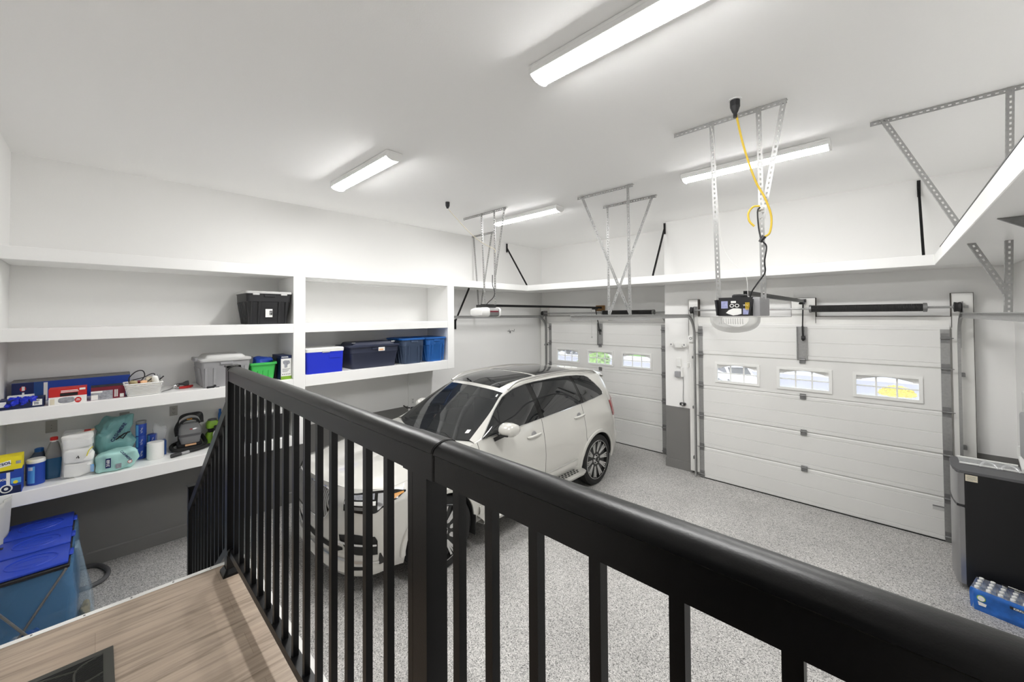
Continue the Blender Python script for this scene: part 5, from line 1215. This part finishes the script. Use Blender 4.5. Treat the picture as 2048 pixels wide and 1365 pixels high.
MB().lathe([(.012, -.05), (.014, 0), (.030, .03), (.034, .05), (.03, .056)], (.26, .66, 1.835), 16, 'y').build('head', 'hose', hl_, smooth=True); MB().blob((.30, .59, 1.822), (.03, .035, .02), 2.4, .01, 20, 1, 14, 10).build('neck', 'chrome', hl_, smooth=True); MB().tube(cr([(.33, .57, 1.81), (.42, .53, 1.808), (.47, .49, 1.808), (.54, .46, 1.808)], 6), .004, 6).build('wire', 'steeldark', hl_)
rt_ = thing('pliers', 'red handled pliers next to the torch', 'pliers', (.36, .68, 1.80)); MB().tube(cr([(.38, .615, 1.812), (.36, .66, 1.812), (.33, .71, 1.812), (.32, .745, 1.812)], 5), .011, 8).tube(cr([(.40, .62, 1.812), (.40, .67, 1.812), (.385, .72, 1.812)], 5), .010, 8).build('handles', 'red', rt_, smooth=True); MB().cyl((.39, .615, 1.812), (.40, .585, 1.812), .009, 8, .005).build('jaws', 'steeldark', rt_)
ck = MB().rbox(.592, .606, .83, .90, 1.80, 1.822, .004, 1).cyl((.59, .905, 1.822), (.605, .905, 1.822), .012, 10).cyl((.585, .915, 1.805), (.60, .945, 1.805), .004, 6)
tag(ck.build('clamp', 'blackplastic'), 'small black clamp at shelf edge by grey tote', 'clamp')
# lowest shelf
zs = 1.085
ly = thing('wipes_carton', 'yellow and blue wipes carton at far left of shelf', 'box', (.52, -.52, zs))
MB().box(.46, .602, -.590, -.452, zs + .001, zs + .205).build('carton_body', 'cardblue', ly); MB().box(.46, .6022, -.590, -.4518, zs + .205, zs + .315).build('yellow_top', 'yellow', ly)
MB().box(.602, .6035, -.59, -.455, zs + .002, zs + .065).build('navy_band', 'cardnavy', ly); MB().box(.602, .6035, -.59, -.495, zs + .190, zs + .204).build('hand_slot', 'ink', ly)
MB().prism([(-.59, zs + .232), (-.512, zs + .245), (-.512, zs + .290), (-.59, zs + .272)], lambda a, b, d: (d, a, b), .6022, .604).build('brand_plate', 'paper', ly)
text('LYSOL', .030, ly, (.6045, -.552, zs + .262), (0, 1, .16), (0, -.16, 1), 'inknavy', bold=.001)
MB().box(.602, .6036, -.535, -.515, zs + .03, zs + .185).lathe([(.035, 0), (.035, .001)], (.6027, -.535, zs + .05), 20, 'x').build('white_arc', 'paper', ly); MB().lathe([(.026, 0), (.026, .0018)], (.6032, -.535, zs + .05), 20, 'x').build('disc_print', 'cardnavy', ly); MB().lathe([(.012, 0), (.012, .0026)], (.6036, -.535, zs + .05), 16, 'x').build('disc_print', 'paper', ly)
MB().box(.602, .6034, -.51, -.455, zs + .085, zs + .13).build('sky_band', 'skyblue', ly); MB().blob((.6035, -.485, zs + .095), (.001, .014, .014), 2, 0, 5, 0, 14, 8).build('lemon_print', 'yellow', ly)
MB().box(.6022, .6032, -.485, -.457, zs + .25, zs + .275).build('barcode', 'print', ly)
text('LYSOL', .024, ly, (.6048, -.565, zs + .13), (0, 1, 0), Z1, 'paper', bold=.0008)
wc = thing('wipes_canister', 'blue wipes canister with white lid beside the yellow carton', 'canister', (.43, -.385, zs))
MB().lathe([(.054, .001), (.056, .006), (.056, .195)], (.43, -.385, zs), 28).build('tub', 'cardblue', wc, smooth=True); MB().lathe([(.058, .195), (.059, .20), (.059, .222), (.054, .228)], (.43, -.385, zs), 28).build('lid', 'white', wc, smooth=True, angle=40)
arc = [( .43 + .0568*cos(q), -.385 + .0568*sin(q)) for q in [-.95 + .9*k/8 for k in range(9)]]
MB().grid([[(x, y, zs + .02), (x, y, zs + .17)] for x, y in arc]).build('pale_label', 'skyblue', wc); MB().grid([[(x + .0008, y, zs + .135), (x + .0008, y, zs + .165)] for x, y in arc[1:7]]).build('brand_patch', 'paper', wc)
jb = thing('blue_jug', 'dark blue jug half hidden behind the wipes canister', 'jug', (.24, -.40, zs)); MB().loft([rr(.24, -.40, .05, .06, .02, zs + .001), rr(.24, -.40, .05, .06, .02, zs + .17), rr(.24, -.385, .035, .04, .02, zs + .22), rr(.24, -.38, .028, .03, .015, zs + .245)]).build('jug_body', 'slate', jb, smooth=True); MB().lathe([(.03, 0), (.03, .03), (.02, .035)], (.24, -.38, zs + .246), 14).build('cap', 'lidblue', jb)
MBg = MB().rbox(.29, .36, -.445, -.405, zs + .001, zs + .20, .008, 2); tag(MBg.build('green_bottle', 'lime', smooth=True), 'small green bottle between canister and dark jug', 'bottle')
wj = thing('washer_fluid_jug', 'clear jug of blue washer fluid with red cap', 'jug', (.30, -.285, zs))
MB().loft([rr(.30, -.285, .075, .052, .025, zs + .001), rr(.30, -.285, .077, .054, .025, zs + .19)]).build('fluid', 'jugblue', wj, smooth=True)
MB().loft([rr(.30, -.285, .078, .055, .025, zs + .1905), rr(.30, -.285, .076, .053, .025, zs + .235), rr(.305, -.285, .05, .035, .02, zs + .30), rr(.31, -.285, .025, .024, .015, zs + .335), rr(.31, -.285, .022, .022, .012, zs + .345)]).build('jug_neck', 'smoke', wj, smooth=True)
MB().lathe([(.026, 0), (.026, .026), (.02, .03)], (.31, -.285, zs + .346), 14).build('cap', 'red', wj); MB().lathe([(.028, 0), (.028, .012)], (.31, -.285, zs + .334), 14).build('collar', 'white', wj)
pp = thing('paper_towel_pack', 'tall white paper pack in clear film, three tiers', 'paper pack', (.41, -.125, zs))
for k in range(3): MB().blob((.41, -.125, zs + .07 + .132*k), (.098, .098, .068), 7, .012, 11, k + 3, 32, 20, zmin=zs + .001).build('roll_tier', 'paper', pp, smooth=True)
MB().blob((.41, -.125, zs + .205), (.108, .106, .207), 9, .02, 9, 8, 36, 26, zmin=zs + .0005).build('film', 'film', pp, smooth=True)
MB().box(.36, .44, -.09, -.045, zs + .409, zs + .413).build('red_label', 'red', pp); MB().box(.36, .44, -.043, -.022, zs + .409, zs + .412).build('orange_label', 'peach', pp)
MB().tube(cr([(.519, -.07, zs + .19), (.521, -.055, zs + .24), (.519, -.03, zs + .27)], 5), .004, 5).build('yellow_swoosh', 'yellow', pp); MB().tube([(.519, -.135, zs + .185), (.521, -.125, zs + .205), (.519, -.12, zs + .18)], .005, 6).build('dark_mark', 'ink', pp)
MB().box(.5185, .5195, -.045, -.022, zs + .03, zs + .10).build('blue_print', 'skyblue', pp)
t1 = thing('tissue_pack', 'pale teal bulging tissue pack lying in front, lower one', 'tissue pack', (.46, .132, zs), 0, 'teal tissue packs')
MB().blob((.465, .132, zs + .096), (.105, .136, .098), 6, .022, 10, 11, 40, 24, zmin=zs + .001).build('film_wrap', 'teal', t1, smooth=True)
fx1 = .582
MB().box(fx1, fx1 + .0015, .055, .092, zs + .05, zs + .142).build('navy_panel', 'inknavy', t1); text('3160', .032, t1, (fx1 + .002, .0735, zs + .096), (0, 0, 1), (0, -1, 0), 'paper', bold=.0008)
MB().box(fx1, fx1 + .001, .125, .165, zs + .03, zs + .075).build('print_block', 'print', t1); MB().lathe([(.017, 0), (.017, .001)], (fx1, .225, zs + .075), 18, 'x').build('red_roundel', 'red', t1); MB().lathe([(.013, 0), (.013, .0016)], (fx1, .225, zs + .075), 18, 'x').build('roundel_centre', 'paper', t1)
text('CASHMERE', .026, t1, (fx1 + .001, .195, zs + .14), (0, .55, -.83), (0, .83, .55), 'inknavy', bold=.0008)
t2 = thing('tissue_pack', 'darker teal crumpled tissue pack leaning behind, upper one', 'tissue pack', (.24, .13, zs), 0, 'teal tissue packs')
MB().blob((.235, .125, zs + .225), (.10, .135, .215), 4.5, .045, 8, 21, 40, 26, zmin=zs + .001).build('film_wrap', 'tealdark', t2, smooth=True)
text('CASHMERE', .040, t2, (.340, .15, zs + .33), (0, .5, .86), (0, -.86, .5), 'inknavy', bold=.001); MB().tube([(.342, .13, zs + .26), (.344, .19, zs + .31), (.343, .235, zs + .32)], .007, 6).tube([(.342, .15, zs + .29), (.344, .18, zs + .262), (.343, .22, zs + .325)], .006, 6).build('black_stroke', 'ink', t2)
def towel_stack(label, x, y, n, r=.044, h=.123):
    t = thing('paper_roll_stack', label, 'paper rolls', (x, y, zs), 0, 'blue wrapped paper rolls')
    for k in range(n):
        ro = MB().lathe([(r*.9, 0), (r, .006), (r, h - .006), (r*.9, h)], (x, y, zs + .001 + h*k), 24).build('roll', 'cardblue', t, smooth=True, angle=50)
        def arcg(a0, a1, z0, z1, m_, e): MB().grid([[(x + (r + e)*cos(q), y + (r + e)*sin(q), zs + h*k + z0), (x + (r + e)*cos(q), y + (r + e)*sin(q), zs + h*k + z1)] for q in [a0 + (a1 - a0)*j/8 for j in range(9)]]).build('wrap_print', m_, ro)
        arcg(-1.3, -.55, .006, h - .006, 'skyblue', .0006)
        zz = zs + h*k + h/2
        mk = MB()
        for a, dz in ((-.12, .0), (.06, .012), (-.02, -.012), (.02, .022), (.0, -.024)): mk.beam((x + (r + .001)*cos(a - .12), y + (r + .001)*sin(a - .12), zz + dz - .006), (x + (r + .001)*cos(a + .2), y + (r + .001)*sin(a + .2), zz + dz + .005), .006, .002, (0, 0, 1))
        mk.build('white_mark', 'paper', ro)
    return t
a_ = towel_stack('tall stack of three blue wrapped paper rolls', .262, .322, 3); MB().lathe([(.040, 0), (.042, .03), (.03, .035)], (.262, .322, zs + .37), 20).build('clear_top', 'smoke', a_, smooth=True)
towel_stack('shorter blue wrapped roll pair behind the white roll', .185, .415, 2, .042, .112)
fb2 = MB().blob((.17, .47, zs + .16), (.05, .055, .155), 4, .03, 12, 5, 24, 16, zmin=zs + .001); tag(fb2.build('clear_bag', 'film', smooth=True), 'crumpled clear bag behind the white paper roll', 'bag')
bs = MB().rbox(.22, .30, .475, .525, zs + .001, zs + .155, .004, 1); tag(bs.build('small_carton', 'cardmid'), 'small mid blue carton just right of the white roll', 'box')
wr = thing('toilet_roll', 'single plain white paper roll at front of shelf', 'paper roll', (.37, .43, zs)); MB().lathe([(.02, .175), (.068, .175), (.070, .170), (.070, .006), (.066, .001), (.02, .001)], (.37, .43, zs), 32).build('paper', 'paper', wr, smooth=True, angle=50)
# spot cleaner
sc_ = thing('spot_cleaner', 'grey and black portable spot cleaner with coiled cord', 'spot cleaner', (.18, .73, zs))
MB().loft([rr(.19, .735, .10, .105, .03, zs + .001), rr(.19, .735, .105, .112, .03, zs + .05), rr(.18, .735, .09, .10, .03, zs + .07)]).build('base', 'blackplastic', sc_, smooth=True)
MB().loft([rr(.215, .735, .07, .085, .025, zs + .07), rr(.215, .735, .078, .098, .03, zs + .15)]).build('dirty_tank', 'smoke', sc_, smooth=True); MB().loft([rr(.215, .735, .082, .103, .03, zs + .15), rr(.215, .735, .082, .103, .03, zs + .175)]).build('tank_band', 'hose', sc_, smooth=True)
MB().loft([rr(.21, .735, .082, .103, .035, zs + .175), rr(.205, .735, .080, .10, .035, zs + .24), rr(.19, .735, .055, .075, .03, zs + .285)]).build('clean_tank', 'smoke', sc_, smooth=True)
MB().rbox(.06, .13, .64, .83, zs + .05, zs + .26, .02, 2).build('motor_back', 'blackplastic', sc_, smooth=True)
MB().tube(cr([(.15, .65, zs + .24), (.17, .67, zs + .30), (.18, .735, zs + .325), (.17, .80, zs + .31), (.15, .83, zs + .26)], 6), .014, 8).build('carry_handle', 'blackplastic', sc_, smooth=True); MB().rbox(.175, .195, .71, .76, zs + .318, zs + .332, .004, 1).build('switch', 'orange', sc_)
MB().rbox(.288, .299, .685, .785, zs + .045, zs + .065, .003, 1).build('label_bar', 'peach', sc_); MB().rbox(.285, .292, .725, .75, zs + .225, zs + .233, .002, 1).build('badge', 'red', sc_)
cm = MB()
for k in range(5):
    o = .008*k; cm.tube(cr([(.15 - o, .615 + o, zs + .14), (.14, .61 + o, zs + .24 + o*.5), (.15, .66, zs + .335 + o), (.16, .74 + o, zs + .37 + o*.6), (.15, .82 + o, zs + .34 + o), (.14, .85 + o*.6, zs + .26)], 6), .005, 6)
cm.build('coiled_cord', 'blackplastic', sc_, smooth=True)
MB().tube(cr([(.10, .86, zs + .10), (.22, .88, zs + .04), (.32, .83, zs + .027), (.345, .72, zs + .026), (.32, .60, zs + .026), (.20, .575, zs + .027), (.09, .60, zs + .034), (.05, .70, zs + .06)], 8), .020, 10).tube(cr([(.32, .90, zs + .022), (.39, .82, zs + .022), (.44, .70, zs + .022)], 6), .017, 10).build('suction_hose', 'blackmatte', sc_, smooth=True)
MB().cyl((.44, .70, zs + .02), (.47, .63, zs + .02), .016, 10).build('hose_collar', 'greyplastic', sc_, smooth=True); MB().cyl((.47, .63, zs + .02), (.50, .545, zs + .02), .018, 10, .022).build('hose_nozzle', 'blackplastic', sc_, smooth=True)
gm_ = thing('green_machine', 'lime green and dark small cleaner beside the stair handrail', 'cleaner', (.15, .95, zs)); MB().loft([rr(.15, .955, .06, .06, .03, zs + .001), rr(.15, .955, .065, .065, .03, zs + .1), rr(.15, .955, .05, .05, .03, zs + .13)]).build('base', 'lime', gm_, smooth=True); MB().loft([rr(.15, .955, .04, .04, .02, zs + .13), rr(.15, .955, .045, .045, .02, zs + .18)]).build('waist', 'interior', gm_, smooth=True); MB().loft([rr(.15, .955, .06, .06, .03, zs + .18), rr(.15, .955, .062, .062, .03, zs + .23), rr(.15, .955, .045, .045, .025, zs + .265)]).build('head', 'lime', gm_, smooth=True); MB().lathe([(.045, 0), (.042, .015), (.03, .018)], (.15, .955, zs + .266), 18).build('cap', 'hose', gm_)
sbt = thing('spray_bottle', 'white bottle with black cap in front of green cleaner', 'bottle', (.27, .975, zs)); MB().lathe([(.032, .001), (.034, .01), (.034, .13), (.02, .165)], (.27, .975, zs), 18).build('bottle_body', 'white', sbt, smooth=True); MB().lathe([(.026, 0), (.024, .05), (.018, .055)], (.27, .975, zs + .165), 14).build('cap', 'blackplastic', sbt)
for nm, y, m_, h_, lab in (('tall_bottle', 1.045, 'lidblue', .37, 'slim blue bottle standing against wall by the handrail'), ('tall_bottle', 1.085, 'red', .35, 'slim red bottle standing next to the blue bottle')):
    b = thing(nm, lab, 'bottle', (.06, y, zs)); MB().lathe([(.018, .001), (.019, h_ - .06), (.012, h_ - .03)], (.06, y, zs), 14).build('bottle_body', m_, b, smooth=True); MB().lathe([(.013, 0), (.013, .03)], (.06, y, zs + h_ - .03), 12).build('cap', m_, b)
# ------------------------------------------------------------------ outdoors, seen through the door windows
gd = MB().grid([[(x, y, z) for x in (-70, 90)] for y, z in ((7.30, -.03), (9, -.05), (26, -3.0), (90, -3.0))])
struct('ground_driveway', gd, mat('pale concrete drive', (.50, .50, .52), .8, var=.06, vscale=.6))
struct('ground_road', MB().box(-70, 90, 35.5, 44, -3.05, -2.985), mat('grey asphalt road', (.30, .30, .34), .8, var=.06, vscale=.4))
struct('ground_kerb', MB().box(-70, 90, 34.9, 35.5, -3.05, -2.9).box(-70, 90, 44, 44.9, -3.05, -2.9), mat('white kerb stone', (.7, .7, .7), .8))
struct('ground_lawn', MB().box(-70, -12, 50, 90, -3.05, -2.96).box(8.5, 16, 28, 34, -3.05, -2.95), mat('bright lawn', (.14, .30, .03), .9, var=.4, vscale=3))
def leaves(name, label, c, r, n, col, cat, ls=.09, seed=1, zb=-3):
    rnd = random.Random(seed); mb = MB()
    for _ in range(n):
        d = Vector((rnd.gauss(0, 1), rnd.gauss(0, 1), rnd.gauss(0, 1))).normalized(); p = Vector(c) + Vector((d.x*r[0], d.y*r[1], abs(d.z)*r[2] if r[2] < .8 else d.z*r[2]))*rnd.uniform(.6, 1)
        u = Vector((rnd.gauss(0, 1), rnd.gauss(0, 1), rnd.gauss(0, 1))).normalized(); v = u.cross(d).normalized()*ls*.45; u = u*ls
        mb.quad(p - u, p + v, p + u, p - v)
    t = thing(name, label, cat, (c[0], c[1], 0)); mb.build('foliage', mat(name + ' leaf', col, .6, var=.35, vscale=5), t)
    MB().cyl((c[0], c[1], zb), (c[0], c[1], c[2]), .06, 8).build('stem', 'rust', t)
leaves('yellow_shrub', 'bright yellow round shrub seen through the right door window', (6.3, 33.0, -2.3), (.8, .7, .5), 2600, (.80, .68, .02), 'shrub', .12, 2)
leaves('green_shrub', 'leafy green shrub seen through middle window of far door', (-6.35, 19.8, -.05), (.95, .8, .85), 2600, (.22, .42, .05), 'shrub', .12, 3, -1.95)
rk = MB().blob((8.2, 32.6, -2.85), (.8, .5, .35), 2.4, .08, 2, 5, 18, 12); tag(rk.build('edging_rocks', 'print', smooth=True), 'grey edging rock beside the yellow shrub outside', 'rocks')
def parked(label, cx, cy, col, rzv):
    t = thing('parked_car', label, 'car', (cx, cy, -3.0), rzv)
    pr = [(-2.3, .35), (-2.25, .75), (-1.4, .95), (-.7, 1.45), (.9, 1.5), (1.8, 1.0), (2.25, .9), (2.3, .35)]
    MB().prism(pr, lambda a, b, d: (a, d, b), -.88, .88).build('body', col, t, local=True)
    MB().prism([(-1.28, .97), (-.66, 1.4), (.86, 1.45), (1.6, 1.02)], lambda a, b, d: (a, d, b), -.885, .885).build('side_glass', 'carglass', t, local=True)
    MB().add([(-1.38, -.75, .98), (-1.38, .75, .98), (-.72, .7, 1.43), (-.72, -.7, 1.43)], [(0, 1, 2, 3)]).build('front_glass', 'carglass', t, local=True, solid=.01)
    for x in (-1.45, 1.4):
        for y in (-.8, .8): MB().lathe([(.2, -.1), (.32, -.1), (.32, .1), (.2, .1)], (x, y, .32), 20, 'y').build('wheel', 'tyre', t, local=True)
parked('white car parked outside, seen through left window of near door', -3.0, 35.0, 'white', PI/2 + .6)
parked('dark car parked far outside, seen through far door window', -26.0, 47.5, 'navy', .1)
sun = bpy.data.lights.new('sun', 'SUN'); sun.energy = 2.6; sun.angle = .02; so3 = bpy.data.objects.new('sun', sun); C.objects.link(so3); so3.rotation_euler = (math.radians(42), 0, math.radians(18))
